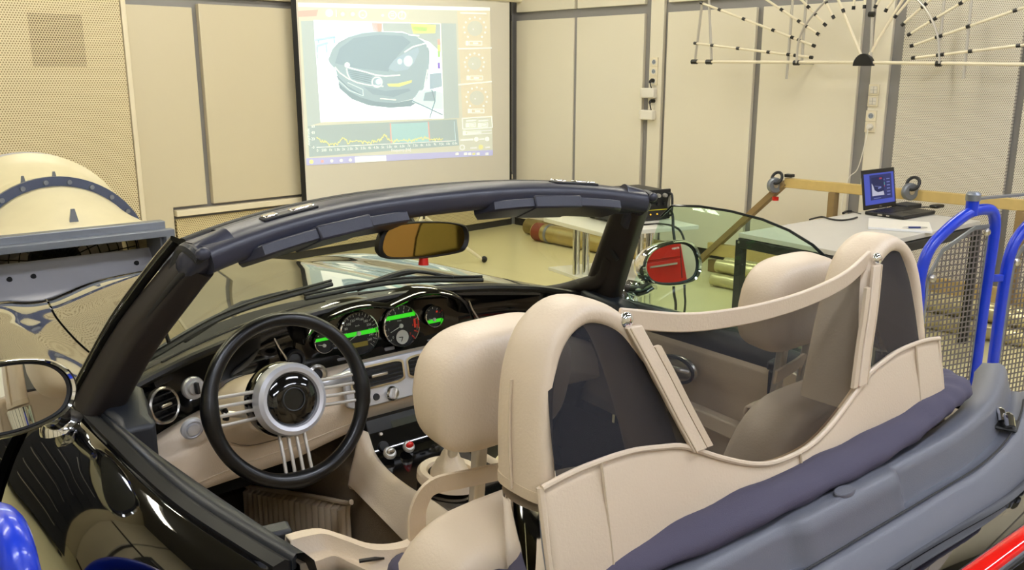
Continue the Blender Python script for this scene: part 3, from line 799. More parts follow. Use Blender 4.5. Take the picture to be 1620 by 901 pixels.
lq(0,.0016,(-.29,.24),(.38,.24),(.38,.86),(-.29,.86))
lq(2,.002,(-.24,.36),(.13,.36),(.13,.80),(-.24,.80))
lq(1,.0024,(-.24,.34),(.13,.34),(.11,.44),(-.06,.42),(-.16,.48),(-.20,.60),(-.24,.66))
lq(3,.0024,(.0,.74),(.08,.74),(.08,.78),(0,.78))
for i in range(5): lq((3,4,4,0,5)[i],.0026,(.14,.54+i*.04),(.16,.54+i*.04),(.16,.58+i*.04),(.14,.58+i*.04))
for i in range(6): lq(5,.0024,(.22,.32+i*.08),(.32,.32+i*.08),(.32,.345+i*.08),(.22,.345+i*.08))
lq(5,.0024,(-.15,.58),(.02,.55),(.02,.56),(-.15,.59)); lq(5,.0024,(-.05,.50),(.05,.52),(.05,.56),(-.05,.54))
lq(5,.0024,(-.2,.27),(.02,.27),(.02,.285),(-.2,.285))
mb.build('displayed_window',lm,lid,smooth=0)
mb=MB(); o_=lsc(0,.065,.0016); mb.text('DELL',o_,xd,updir,.014); mb.build('brand_lettering',M['alu'],lid,smooth=0)
# docking box behind, small cable, notebook and pen
mb=MB(); mb.box(lpt(.255,-.02,.7575),(.17,.11,.032),Rl); dk=tag(mb.build('docking_station',M['blkm'],None,bevel=.006),'flat black box on the table right behind the laptop screen','dock')
mb=MB(); mb.box(lpt(.44,-.12,.752),(.10,.055,.022),Rl); tag(mb.build('computer_mouse',M['blk'],None,bevel=.01,bseg=3),'small black block with cord at the far end of the grey table','mouse')
cable('black_cable','crumpled black cord lying between the black boxes on the table end',[lpt(.345,-.05,.746),lpt(.37,-.08,.745),lpt(.38,-.06,.745),lpt(.40,-.09,.745),lpt(.41,-.11,.746)],.0035)
cable('black_cable','thick black cord lying on the grey table left of the laptop',[at(1281,347,z=.746),at(1292,344,z=.746),at(1302,343,z=.746),at(1315,346.5,z=.746),at(1330,348,z=.746),at(1345,346.5,z=.746),at(1356,344,z=.746)+V((0,0,.002))],.0055)
ad=thing('cable_connector','black plug and thin cord at the laptop side','plug',at(1335,335,z=.74))
mb=MB(); mb.tube(cr([at(1334,337,z=.748),at(1339,334.5,z=.750),at(1347,334,z=.750)],5),.008,8); mb.build('plug',M['blk'],ad)
mb=MB(); mb.tube(cr([at(1347,334,z=.750),at(1354,336,z=.746),at(1362,338,z=.75)],6),.003,6); mb.build('cord',M['blk'],ad)
N_=[at(1374,348,z=.741),at(1373,362,z=.741),at(1475,366.5,z=.741),at(1470,354.5,z=.741)]
nb=thing('notepad','white paper notepad lying on the grey table before the laptop','notepad',(N_[0]+N_[2])/2)
n0=N_[0]; exx=(N_[3]-N_[0]); eyy=(N_[1]-N_[0])
mb=MB(); mb.prism([n0,n0+eyy,n0+eyy+exx,n0+exx],(0,0,.012)); mb.build('pages',M['paper'],nb,bevel=.001)
mb=MB(); mb.prism([n0+V((0,0,.0125)),n0+eyy*.99+V((0,0,.0125)),n0+eyy*.99+exx*.99+V((0,0,.0125)),n0+exx*.99+V((0,0,.0125))],(0,0,.0006)); mb.build('cover_sheet',M['white'],nb)
pa,pb=at(1428,359.5,z=.760),at(1467,359.5,z=.760)
pn=thing('ballpoint_pen','blue and silver pen lying on the white notepad','pen',(pa+pb)/2)
dd=(pb-pa); mb=MB(); mb.tube([pa+dd*.22,pa+dd*.72],.0055,10); mb.build('barrel',pm('navy_plastic','#1B2A66',.3),pn)
mb=MB(); mb.tube([pa,pa+dd*.22],[.0015,.005],10); mb.tube([pa+dd*.72,pb],[.0055,.003],10); mb.build('tip_and_button',M['alu'],pn)

# ------------------------------------------------------------------ floor stand seen through the windscreen
st=thing('floor_stand','white tripod floor stand seen through the windscreen beside the interior mirror','stand',at(660,395,z=0))
F1=at(766,413,z=.01); 
apx=at(668,340,d=(F1-EYE).dot(FWD)-.25); base=V((apx.x,apx.y,0))
rad=(F1-base); rad.z=0
for k in range(3):
    r_=Matrix.Rotation(2*PI*k/3,3,'Z')@rad
    mb=MB(); mb.tube([apx,base+r_+V((0,0,.012))],.014,8); lg=mb.build('leg',M['trim'],st)
    mb=MB(); mb.sphere(base+r_+V((0,0,.028)),.028,12,8); mb.build('rubber_foot',M['blk'],lg)
mb=MB(); mb.tube([base+V((0,0,apx.z-.18)),apx+V((0,0,.05))],.018,10); mb.build('pole',M['trim'],st)
mb=MB(); mb.tube([apx-V((0,0,.03)),apx+V((0,0,.03))],.026,10); mb.build('collar',M['blk'],st)

# ------------------------------------------------------------------ fan in front of the car
FY=4.15; XC=-.157; CZ=.672; FY2=4.70; RC=.375
XR=at(278,380,y=FY).x; ZT=at(272,351,y=FY).z; XL=2*XC-XR-.10; HW=(XR-XL)/2; ZB=ZT-.50
fan=thing('cooling_fan','large cream and grey cooling fan with rectangular outlet facing the car nose','fan',(XC,4.7,0))
def rect(y,x0,x1,z0,z1): return [V((x0,y,z0)),V((x1,y,z0)),V((x1,y,z1)),V((x0,y,z1))]
mb=MB(); mb.frame2(rect(FY,XL,XR,ZB,ZT-.034),rect(FY,XL+.042,XR-.042,ZB+.042,ZT-.066),(0,.05,0)); mb.build('outlet_flange',M['steel'],fan,bevel=.003)
mb=MB(); mb.frame2(rect(FY+.05,XL+.025,XR-.025,ZB+.025,ZT),rect(FY+.05,XL+.055,XR-.055,ZB+.055,ZT-.055),(0,.06,0)); mb.build('duct_collar',M['steel'],fan,bevel=.003)
zb=.750
pts=[V((XL+.05,FY+.01,ZB+.06)),V((XR-.05,FY+.01,ZB+.06)),V((XR-.035,FY+.27,zb)),V((XL+.035,FY+.27,zb))]
mb=MB(); mb.prism(pts,(0,.012,-.012)); bpz=mb.build('guide_plate',M['sheet'],fan)
pn_=(pts[1]-pts[0]).cross(pts[3]-pts[0]).normalized()
for u,v in ((15,442),(53,437),(216,416),(249,412)):
    p=at(u,v,P=pts[0],n=pn_)
    mb=MB(); mb.lathe([(.0,0),(.0125,0),(.010,.008),(0,.008)],p,pn_,12); mb.build('bolt',M['blkm'],bpz)
for sx,xx in ((1,XR-.045),(-1,XL+.045)):
    mb=MB(); mb.prism([V((xx,FY+.02,ZB+.06)),V((xx,FY+.30,zb-.04)),V((xx,FY+.30,ZT-.07)),V((xx,FY+.02,ZT-.070))],(sx*.01,0,0)); mb.build('side_plate',M['steel'],fan)
def trans(a,t):
    th=2*PI*a; cx,cz=math.cos(th),math.sin(th)
    k=1/max(abs(cx)/((XR-XC-.04) if cx>0 else (XC-XL-.04)),abs(cz)/((ZT-ZB)/2-.03))
    R0=V((XC+cx*k,FY+.11,(ZT+ZB)/2+cz*k)); R1=V((XC+RC*cx,FY2,CZ+RC*cz))
    s_=t*(2-t)*.55+t*t*.45
    return V((R0.x+(R1.x-R0.x)*s_,R0.y+(R1.y-R0.y)*t,R0.z+(R1.z-R0.z)*s_))
mb=MB(); mb.grid(trans,72,14); mb.build('transition_hood',M['fibre'],fan,solid=.010)
def ringy(r0,r1,y0,y1,name,mat,n=72):
    mb=MB(); mb.loft([[V((XC+r_*math.cos(2*PI*k/n),y_,CZ+r_*math.sin(2*PI*k/n))) for k in range(n)] for r_,y_ in ((r0,y0),(r1,y0),(r1,y1),(r0,y1),(r0,y0))],True,False)
    return mb.build(name,mat,fan)
fl=ringy(RC-.004,RC+.046,FY2-.010,FY2+.020,'round_flange',M['bluegrey'])
for k in range(24):
    a=2*PI*(k+.3)/24; mb=MB(); mb.lathe([(.0,0),(.0125,0),(.011,.010),(0,.010)],(XC+(RC+.022)*math.cos(a),FY2-.010,CZ+(RC+.022)*math.sin(a)),(0,-1,0),10); mb.build('flange_bolt',M['steel'],fl)
ringy(RC-.015,RC+.004,FY2+.020,FY2+.60,'drum',M['fibre'])
prof=[(RC+.004,FY2+.40),(RC+.03,FY2+.47),(RC+.070,FY2+.54),(RC+.085,FY2+.56),(RC+.118,FY2+.59),(RC+.118,FY2+.68),(RC+.10,FY2+.69),(RC-.03,FY2+.62)]
mb=MB(); mb.loft([[V((XC+r_*math.cos(2*PI*k/72),y_,CZ+r_*math.sin(2*PI*k/72))) for k in range(72)] for r_,y_ in prof[:5]],True,False); mb.build('inlet_cone',M['fibre'],fan)
mb=MB(); mb.loft([[V((XC+r_*math.cos(2*PI*k/72),y_,CZ+r_*math.sin(2*PI*k/72))) for k in range(72)] for r_,y_ in prof[4:]],True,False); mb.build('inlet_rim',M['sheet'],fan)
for k in range(8):
    r_=.05+k*.045; mb=MB(); mb.tube([V((XC+r_*math.cos(2*PI*j/40),FY2+.02,CZ+r_*math.sin(2*PI*j/40))) for j in range(40)],.003,5,closed=True); mb.build('guard_wire',M['blkm'],fan)
for k in range(12):
    a=PI*k/12+.1; mb=MB(); mb.tube([V((XC+.37*math.cos(a),FY2+.026,CZ+.37*math.sin(a))),V((XC-.37*math.cos(a),FY2+.026,CZ-.37*math.sin(a)))],.003,5); mb.build('guard_wire',M['blkm'],fan)
mb=MB(); mb.lathe([(.0,0),(.08,0),(.11,.05),(.11,.34),(.0,.36)],(XC,FY2+.06,CZ),(0,1,0),28); hubm=mb.build('motor',M['blkm'],fan)
for k in range(8):
    a=2*PI*k/8; ca,sa=math.cos(a),math.sin(a); t_=V((-sa,0,ca)); r_=V((ca,0,sa)); c0=V((XC,FY2+.22,CZ))
    q=[c0+r_*.105+t_*-.05+V((0,-.05,0)),c0+r_*.105+t_*.05+V((0,.05,0)),c0+r_*.345+t_*.08+V((0,.03,0)),c0+r_*.345+t_*-.08+V((0,-.03,0))]
    mb=MB(); mb.prism(q,(0,.008,0)); mb.build('blade',M['sheet'],hubm)
mb=MB(); e=at(117,346,y=FY+.20); mb.prism([e+V((-.022,0,-.03)),e+V((.022,0,-.03)),e+V((.008,0,.045)),e+V((-.008,0,.045))],(0,.012,0)); mb.build('lifting_lug',M['steel'],fan)
for dx in (-.10,.04):
    c0=V((XC+dx,FY2+.14,CZ+math.sqrt((RC+.003)**2-dx*dx))); mb=MB(); mb.prism([c0+V((-.016,0,-.01)),c0+V((.016,0,-.01)),c0+V((.005,0,.055)),c0+V((-.005,0,.055))],(0,.012,0)); mb.build('lifting_lug',M['steel'],fan)
for sx in (-.30,.30):
    for yy in (FY2+.10,FY2+.50):
        zt=CZ-math.sqrt((RC+.002)**2-.30**2)+.01
        mb=MB(); mb.beam((XC+sx,yy,0.0),(XC+sx,yy,zt),.06,.06,(0,1,0)); mb.build('stand_leg',M['steel'],fan,bevel=.004)
    mb=MB(); mb.beam((XC+sx,FY+.20,.03),(XC+sx,FY2+.75,.03),.07,.06); mb.build('stand_skid',M['steel'],fan,bevel=.004)

# ------------------------------------------------------------------ blue barriers
BP=V((2.504,1.569,1.08)); BE=V((.966,-.259,0)).normalized(); BN=V((.259,.966,0))
M['mesh']=perforated('square_hole_sheet','#7C7678','#000000',.0225,.38,rough=.4,holes_clear=True,square=True)
for mm in (M['mesh'],): mm.node_tree.nodes['Principled BSDF'].inputs['Metallic'].default_value=.5
def barrier(name,label,O,e,outline,sheet,cap=True,bolts=()):
    Rb=Matrix((e,V((-e.y,e.x,0)),V((0,0,1)))).transposed()
    b=thing(name,label,'barrier',O,'blue tube barriers',Rb)
    W=ROOTM[b.name]
    mb=MB(W); mb.tube(cr([(x,0,z) for x,z in outline],8),.0225,14); mb.build('tube_frame',M['blue'],b)
    x0=min(x for x,z in outline); x1=max(x for x,z in outline)
    mb=MB(W); mb.prism([(x,.0,z) for x,z in sheet],(0,.003,0)); sh=mb.build('perforated_sheet',M['mesh'],b,smooth=0)
    mb=MB(W)
    pts=[V((x,-.002,z)) for x,z in sheet]; c=sum(pts,V())/len(pts); inn=[p+(c-p).normalized()*.016 for p in pts]
    mb.frame2(pts,inn,(0,.007,0)); mb.build('sheet_border',M['steel'],sh)
    for x,z in bolts:
        mb=MB(W); mb.lathe([(.0,0),(.016,0),(.016,.008),(.009,.014),(0,.014)],(x,-.004,z),(0,-1,0),12); mb.build('bolt',M['alu'],b)
    for x in (x0,x1):
        mb=MB(W); mb.box((x,0,.006),(.12,.16,.012)); mb.build('foot_plate',M['blue'],b,bevel=.003)
    return b
OUT=[(-.238,.0),(-.238,.40),(-.240,.70),(-.246,.80),(-.215,.905),(-.140,.972),(-.06,1.020),(.0,1.043),(.075,1.048),(.115,1.035),(.138,.99),(.141,.90),(.134,.65),(.134,.35),(.134,.0)]
b1=barrier('safety_barrier','blue tube barrier with square-hole sheet beside the grey table end',V((BP.x,BP.y,0)),BE,OUT,[(-.205,.10),(.108,.10),(.108,.985),(.03,.985),(-.14,.905),(-.205,.80)],bolts=((.09,.955),(-.185,.79)))
W=ROOTM[b1.name]
mb=MB(W); mb.lathe([(.0,1.03),(.024,1.03),(.024,1.09),(.0,1.09)],(-.004,0,0),(0,0,1),16); mb.build('post_stub',M['blue'],b1)
mb=MB(W); mb.lathe([(.0,1.088),(.028,1.088),(.028,1.112),(.02,1.122),(.0,1.124)],(-.004,0,0),(0,0,1),16); mb.build('cap_bolt',M['steel'],b1)
mb=MB(W); mb.beam((-.004,-.0,1.094),(.62,.10,1.078),.03,.008); mb.build('chain_bar',M['steel'],b1)
mb=MB(W); mb.beam((.13,0,.76),(.25,.0,.752),.02,.03); mb.build('link_bracket',M['blue'],b1,bevel=.004)
OUT2=[(.238,.0),(.236,.40),(.240,.74),(.255,.86),(.30,.935),(.385,1.0),(.47,1.03),(.56,1.045),(.62,1.03),(.655,.97),(.660,.85),(.660,.40),(.660,.0)]
b2=barrier('safety_barrier','blue tube barrier with square-hole sheet, the one at the right edge',V((BP.x,BP.y,0))+BE*.0,BE,OUT2,[(.272,.10),(.63,.10),(.63,.98),(.52,.985),(.37,.93),(.29,.84),(.272,.76)],bolts=((.292,.815),(.6,.95)))
# one at the left, close to the photographer
XB=-.958
LP=[at(u,v,x=XB) for u,v in ((33,895),(27,860),(15,832),(-5,812),(-30,802))]
y0=LP[0].y; zt=max(p.z for p in LP)
OL=[(0,0),(0,.45),(0,LP[0].z-.10),(.004,LP[0].z-.02),(LP[2].y-y0+.004,LP[2].z-.014),(LP[3].y-y0,LP[3].z-.008)]+[(.26,zt-.085),(.36,zt-.17),(.386,zt-.26),(.388,zt-.36),(.386,.45),(.386,0)]
b3=barrier('safety_barrier','blue tube barrier standing close by the driver side door',V((XB,y0,0)),V((0,1,0)),OL,[(.035,.10),(.352,.10),(.352,zt-.30),(.24,zt-.17),(.06,zt-.08),(.035,zt-.12)],bolts=((.055,zt-.14),))
# unseen stand-ins added to give the mirror its red and the paint dark reflections
def cabinet(name,label,cat,s0,t0,wd,dp,h,mat,nd,face):
    c=rp(s0,t0,0); Rz=RM.to_3x3()@Matrix.Rotation(face,3,'Z')
    o=thing(name,label,cat,c,None,Rz); W=ROOTM[o.name]
    mb=MB(W); mb.box((0,0,h/2+.03),(wd,dp,h-.06)); mb.build('body',mat,o,bevel=.008)
    for i in range(nd):
        z0=.09+(h-.15)*i/nd; mb=MB(W); mb.box((0,-dp/2-.008,z0+(h-.15)/nd/2),(wd-.05,.016,(h-.15)/nd-.02)); d_=mb.build('drawer',mat,o,bevel=.004)
        mb=MB(W); mb.beam((-wd*.3,-dp/2-.03,z0+(h-.15)/nd*.8),(wd*.3,-dp/2-.03,z0+(h-.15)/nd*.8),.02,.015); mb.build('handle',M['alu'],d_)
    for x in (-wd/2+.05,wd/2-.05):
        for y in (-dp/2+.05,dp/2-.05):
            mb=MB(W); mb.lathe([(.0,0),(.03,0),(.03,.04),(0,.04)],(x,y,0),(0,0,1),12); mb.build('foot',M['blk'],o)
cabinet('stand_in_cabinet','red cabinet added as stand-in for the red in the passenger door mirror','cabinet',-2.35,10.1,.42,.55,1.6,M['red'],6,PI)
cabinet('stand_in_rack','added black rack at the perforated bay, stand-in for dark reflections in the door paint','rack',-7.2,1.3,.9,.7,2.0,M['blkm'],7,0)
cabinet('stand_in_rack','added black rack at the left wall, stand-in for dark reflections in the door paint','rack',-8.1,3.3,.8,.7,1.9,M['blkm'],7,PI/2)

# ================================================================== THE CAR
car=thing('convertible_car','gloss black open two-seat roadster with beige leather interior','car',(0,1.45,0))
CARN=car
def part(mb,name,mat,**k): return mb.build(name,M[mat] if isinstance(mat,str) else mat,car,**k)
def sp(mb,name,mat,par,**k): return mb.build(name,M[mat] if isinstance(mat,str) else mat,par,**k)

# ---------------------------------------------------------------- front body
ROWS=[(1.92,[(0,.955),(.35,.945),(.58,.915),(.70,.925),(.78,.905),(.85,.84),(.895,.70),(.905,.5),(.88,.2)]),
(2.4,[(0,.922),(.35,.908),(.58,.872),(.70,.884),(.79,.870),(.865,.805),(.905,.68),(.91,.5),(.88,.2)]),
(2.9,[(0,.905),(.33,.887),(.55,.846),(.68,.860),(.78,.851),(.865,.785),(.905,.66),(.905,.5),(.87,.2)]),
(3.3,[(0,.880),(.30,.861),(.50,.818),(.63,.832),(.73,.825),(.82,.765),(.87,.64),(.875,.5),(.84,.22)]),
(3.6,[(0,.812),(.28,.795),(.46,.750),(.57,.764),(.66,.758),(.74,.71),(.79,.60),(.80,.48),(.76,.24)]),
(3.8,[(0,.72),(.25,.705),(.40,.668),(.50,.668),(.57,.638),(.63,.60),(.67,.54),(.68,.45),(.65,.26)]),
(3.90,[(0,.57),(.2,.565),(.3,.555),(.38,.545),(.43,.535),(.48,.515),(.5,.485),(.5,.44),(.48,.3)])]
NS=6
DR=[(y,cr([V((a,b,0)) for a,b in pts],NS)) for y,pts in ROWS]
def body(i,y):                           # i: dense column 0..48
    i0=int(i); f=i-i0; i1=min(i0+1,len(DR[0][1])-1)
    tx=[(yy,c[i0].x*(1-f)+c[i1].x*f) for yy,c in DR]; tz_=[(yy,c[i0].y*(1-f)+c[i1].y*f) for yy,c in DR]
    return V((sinterp(tx,y),y,sinterp(tz_,y)))
def YG(x): return 2.15-.686*min(abs(x),.66)**2*1.0
def ZG(x): return .972-.065*abs(x)**2
HC=2*NS-.12
def hoodf(u,v):
    k=(u*2-1); i=abs(k)*HC
    p=body(i,2.4); ys=YG(p.x)+.105
    y=ys+(3.895-ys)*v
    p=body(i,y); return V((math.copysign(p.x,k) if k else 0,p.y,p.z))
mb=MB(); mb.grid(hoodf,48,60); hood=part(mb,'bonnet','black')
WHEELS=(2.78,.28)
def arch(c): return any((c.y-wy)**2+(c.z-.335)**2<.352**2 for wy in WHEELS) and abs(c.x)>.7
for s in (-1,1):
    def fen(u,v):
        i=2*NS+.10+u*(8*NS-2*NS-.10); y=1.955+(3.895-1.955)*v
        p=body(i,y); return V((s*p.x,p.y,p.z))
    mb=MB(); mb.grid(fen,60,120,arch); part(mb,'front_fender','black')
mb=MB(); mb.loft([[V((s*.46*a,3.895-b,z)) for s,a in ((-1,1),(-.5,1),(0,1),(.5,1),(1,1))]+[V((s*.46,3.80,z)) for s in (1,0,-1)] for b,z in ((0.02,.56),(0,.45),(.03,.3))],True,True); part(mb,'front_bumper','black')
mb=MB(); mb.box((0,2.9,.60),(1.0,1.5,.2)); part(mb,'engine_cover','rubber')
for s in (-1,1):
    mb=MB(); mb.lathe([(.0,0),(.011,0),(.009,.012),(0,.013)],body(2*NS-3,2.62)*1.0 if s>0 else V((-body(2*NS-3,2.62).x,2.62,body(2*NS-3,2.62).z)),(0,-.1,1),14); sp(mb,'washer_nozzle','chrome',hood)
# cowl between bonnet and windscreen
def cowl(u,v):
    x=-.66+1.32*u; y0=YG(x)-.03; y=y0+.16*v
    return V((x,y,ZG(x)-.012-.035*math.sin(PI*min(1,v*1.0))-.01*v))
mb=MB(); mb.grid(cowl,40,8); part(mb,'cowl_panel','rubber')
# wipers
def cpt(x,dy,dz): return V((x,YG(x)+dy,ZG(x)+dz))
for pts,arm in (([cpt(-.56,.02,.012),cpt(-.30,.035,.022),cpt(.02,.05,.03)],[cpt(-.44,.055,.0),cpt(-.25,.07,.025),cpt(-.12,.045,.034)]),
                ([cpt(-.08,.02,.012),cpt(.2,.03,.02),cpt(.44,.035,.02)],[cpt(.10,.06,.005),cpt(.26,.075,.04),cpt(.36,.03,.03)])):
    wv=sub_empty('windscreen_wiper',car)
    mb=MB(); mb.tube(cr(pts,6),.0065,8); sp(mb,'blade','blkm',wv)
    mb=MB(); mb.tube(cr([p+V((0,.004,.010)) for p in pts],6),.0045,6); sp(mb,'blade_holder','blkm',wv)
    mb=MB(); mb.tube(cr(arm,6),[.010]*7+[.006]*6,8); sp(mb,'wiper_arm','blkm',wv)
# wheels
for wy in WHEELS:
    for s in (-1,1):
        mb=MB(); mb.lathe([(.22,-.11),(.30,-.115),(.328,-.09),(.333,0),(.328,.09),(.30,.115),(.22,.11)],(s*.765,wy,.333),(1,0,0),48,False); tw=part(mb,'wheel','rubber')
        mb=MB(); mb.lathe([(.0,.06),(.05,.07),(.07,.055),(.2,.075),(.222,.105),(.225,-.1),(.0,-.02)],(s*.765,wy,.333),(s,0,0),40); sp(mb,'rim','alup',tw)

# ---------------------------------------------------------------- doors and sills
def dxy(y): return sinterp([(.9,-.065),(1.02,-.055),(1.09,-.042),(1.28,-.012),(1.46,0),(1.86,.004),(1.96,.0)],y)
SK=[(.738,.936),(.752,.934),(.772,.922),(.81,.885),(.85,.82),(.885,.72),(.903,.60),(.905,.48),(.893,.32),(.872,.18)]
SKD=cr([V((a,b,0)) for a,b in SK],4)
def fadein(y,p):
    return p
doors=[]
for s in (-1,1):
    d=sub_empty('door',car); doors.append(d)
    def skin(u,v):
        y=1.03+(1.945-1.03)*v; f=u*(len(SKD)-1); k=min(int(f),len(SKD)-2); q=SKD[k].lerp(SKD[k+1],f-k)
        w_=max(0,(q.y-.5)/.45)
        return V((s*(q.x+dxy(y)*w_),y,q.y-.012*max(0,y-1.6)/.35*w_))
    mb=MB(); mb.grid(skin,36,30); sp(mb,'outer_skin','black',d)
    # rubber seal and trim roll along the top
    def tp_(x,z): return [V((s*(x+dxy(y)*.95),y,z-.012*max(0,y-1.6)/.35)) for y in [1.03+.0305*i for i in range(29)]]
    mb=MB(); mb.sweep(tp_(.722,.934),[(-.016,-.02),(.016,-.02),(.015,.001),(.006,.006),(-.012,.004)]); sp(mb,'window_seal','rubber',d)
    mb=MB()
    def roll(u,v):
        y=1.03+(1.88-1.03)*v; xo=.710+dxy(y); xi=.624+.113*(y-1.094); f_,z=[(0,.90),(.02,.936),(.2,.944),(.5,.941),(.85,.924),(1,.895),(.97,.862)][round(u*6)]
        return V((s*(xo+(xi-xo)*f_),y,z-.012*max(0,y-1.6)/.35))
    mb.grid(roll,6,24); sp(mb,'top_roll','soft',d,smooth=80)
    def inn(u,v):
        y=1.03+(1.90-1.03)*v
        tab=[(.632,.870),(.626,.850),(.634,.82),(.652,.77),(.654,.70),(.644,.645),(.626,.62),(.624,.585)]
        f=u*7; k=min(int(f),6); a,b=tab[k],tab[k+1]; t=f-k
        sw=-.02*math.sin(PI*min(1,max(0,(y-1.1)/.75)))*(1 if .3<u<.75 else 0)
        return V((s*(a[0]+(b[0]-a[0])*t+.113*(y-1.15)),y,a[1]+(b[1]-a[1])*t+.035*(1-v)*(1 if u<.2 else .3)))
    mb=MB(); mb.grid(inn,28,20); ip=sp(mb,'inner_panel','leather',d,smooth=80)
    def low(u,v):
        y=1.03+(1.90-1.03)*v; return V((s*(.618+dxy(y)+.01*u),y,.60-.38*u))
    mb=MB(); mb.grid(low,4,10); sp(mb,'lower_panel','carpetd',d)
    # armrest and recess
    mb=MB(); mb.sweep([V((s*.622,y,.705+.02*math.sin((y-1.1)*4))) for y in [1.08+.04*i for i in range(13)]],[(-.022,-.02),(.022,-.02),(.026,.0),(.016,.018),(-.016,.018)]); sp(mb,'armrest','leather',d,bevel=.004)
    h=at(1070,583,x=.628)
    if s>0: hy,hz=h.y,h.z
    else: hy,hz=1.49,.806
    mb=MB(); mb.sphere((s*.640,hy,hz),(.016,.062,.034),24,12); hd=sp(mb,'handle_recess','alu',d)
    mb=MB(); mb.tube([V((s*.622,hy+.060*math.cos(2*PI*k/28),hz+.034*math.sin(2*PI*k/28))) for k in range(28)],.0045,8,closed=True); sp(mb,'handle_bezel','blkm',d)
    mb=MB(); mb.tube(cr([(s*.626,hy-.045,hz+.004),(s*.610,hy-.02,hz+.008),(s*.610,hy+.02,hz+.008),(s*.626,hy+.045,hz+.004)],5),.006,8); sp(mb,'pull_lever','alu',d)
# raised passenger window
win=[(1.74,.940),(1.655,1.06),(1.585,1.205),(1.545,1.238),(1.45,1.247),(1.35,1.247),(1.25,1.240),(1.17,1.226),(1.10,1.203),(1.05,1.174),(1.01,1.135),(.985,1.09),(.965,1.03),(.955,.94)]
def wx(y,z): return .712+dxy(y)*.9-.16*(z-.94)**1.0*.62
mb=MB(); mb.prism([V((wx(y,z),y,z)) for y,z in win],(.004,0,0)); wg=sp(mb,'window_glass',M['glasss'],doors[1],smooth=0)
mb=MB(); mb.tube([V((wx(y,z)+.002,y,z)) for y,z in win[2:-1]],.0035,6); sp(mb,'glass_edge',pm('dark_green_edge','#141C1C',.2),wg)
# rear quarters
QR=[(1.03,.0),(.6,0),(.1,.0),(-.4,.02),(-.8,.06),(-1.05,.14)]
for s in (-1,1):
    def quart(u,v):
        y=1.02-2.0*v; f=u*(len(SKD)-1); k=min(int(f),len(SKD)-2); q=SKD[k].lerp(SKD[k+1],f-k)
        w_=max(0,(q.y-.5)/.45); tap=sinterp([(-1.0,.16),(-.6,.05),(-.1,.0),(.5,.0),(1.02,.0)],y); dz=sinterp([(-1.0,-.17),(-.5,-.07),(0,-.03),(.6,-.03),(.92,-.005),(1.02,0)],y)
        hip=.02*math.sin(PI*min(1,max(0,(1.02-y)/1.4)))
        return V((s*(q.x+dxy(max(.9,y))*w_*(1 if y>.9 else 1)-tap+hip*w_),y,q.y+dz*w_))
    mb=MB(); mb.grid(quart,36,100,arch); part(mb,'rear_fender','black')
    mb=MB(); mb.beam((s*.86,.75,.20),(s*.86,2.3,.20),.06,.10); part(mb,'sill','black',bevel=.01)
mb=MB(); mb.loft([[V((x*w_,-.98-b,z)) for x in (-.72,-.4,0,.4,.72)]+[V((x*w_,-.85,z)) for x in (.72,0,-.72)] for w_,b,z in ((1,0,.80),(1.05,.06,.6),(1.0,.03,.3))]); part(mb,'rear_bumper','black')

# ---------------------------------------------------------------- windscreen frame
def HP(t):                               # header centre line, t -1..1
    x=.592*t; c=1-abs(t)**2.6
    return V((x*.962,1.560+.075*(1-t*t),1.257+.046*c))
# pillars
def rr(w_,h_,r=.4,n=4):
    pts=[]
    for cx,cy,a0 in ((1,1,0),(-1,1,90),(-1,-1,180),(1,-1,270)):
        for k in range(n+1):
            a=math.radians(a0+90*k/n); pts.append((cx*w_/2*(1-r)+w_/2*r*math.cos(a),cy*h_/2*(1-r)+h_/2*r*math.sin(a)))
    return pts
for s in (-1,1):
    top=V((s*.572,1.585,1.243)); bot=V((s*.708,1.830,.915))
    path=cr([top+V((-s*.012,-.015,.012)),top.lerp(bot,.12),top.lerp(bot,.5)+V((s*.006,.004,.006)),bot],6)
    mb=MB(); mb.sweep(path,lambda k:[(a*(1+.25*k),b_*(1+.35*k*k)) for a,b_ in rr(.056,.085,.55)],up=(0,1,0)); pl_=part(mb,'windscreen_pillar','pillar')
    mb=MB(); mb.sweep([p+V((s*.030,.0,0))+V((0,-.012,-.012)) for p in path],rr(.014,.032,.6),up=(0,1,0)); sp(mb,'door_seal','rubber',pl_)
    mb=MB(); mb.sweep([p+V((s*.026,.042,.03)) for p in path],rr(.020,.016,.6),up=(0,1,0)); sp(mb,'outer_strip','black',pl_)
    mb=MB(); mb.sweep(cr([path[12]+V((-s*.010,0,0)),path[15]+V((-s*.018,.004,.0)),V((s*.640,1.868,.962)),V((s*.585,1.912,.950)),V((s*.50,1.965,.948))],5),lambda k:rr(.050-.022*k,.060-.038*k,.8),up=(0,1,.3)); sp(mb,'pillar_foot','pillar',pl_)
    q=path[11]; mb=MB(); mb.box(q+V((-s*.035,-.012,-.0)),(.004,.012,.07),Matrix.Rotation(-.72,3,'X')); sp(mb,'trim_slot','rubber',pl_)
path=[HP(-1+2*i/40) for i in range(41)]
mb=MB(); mb.sweep(path,[(a,b_) for a,b_ in rr(.10,.058,.75,6)]); hdr=part(mb,'windscreen_header','header')
mb=MB(); mb.sweep([p+V((0,.062,.018)) for p in path],rr(.022,.020,.7)); sp(mb,'front_lip','rubber',hdr)
mb=MB(); mb.sweep([p+V((0,.034,.023)) for p in path[2:-2]],rr(.030,.010,.8)); sp(mb,'roof_seal','soft',hdr)
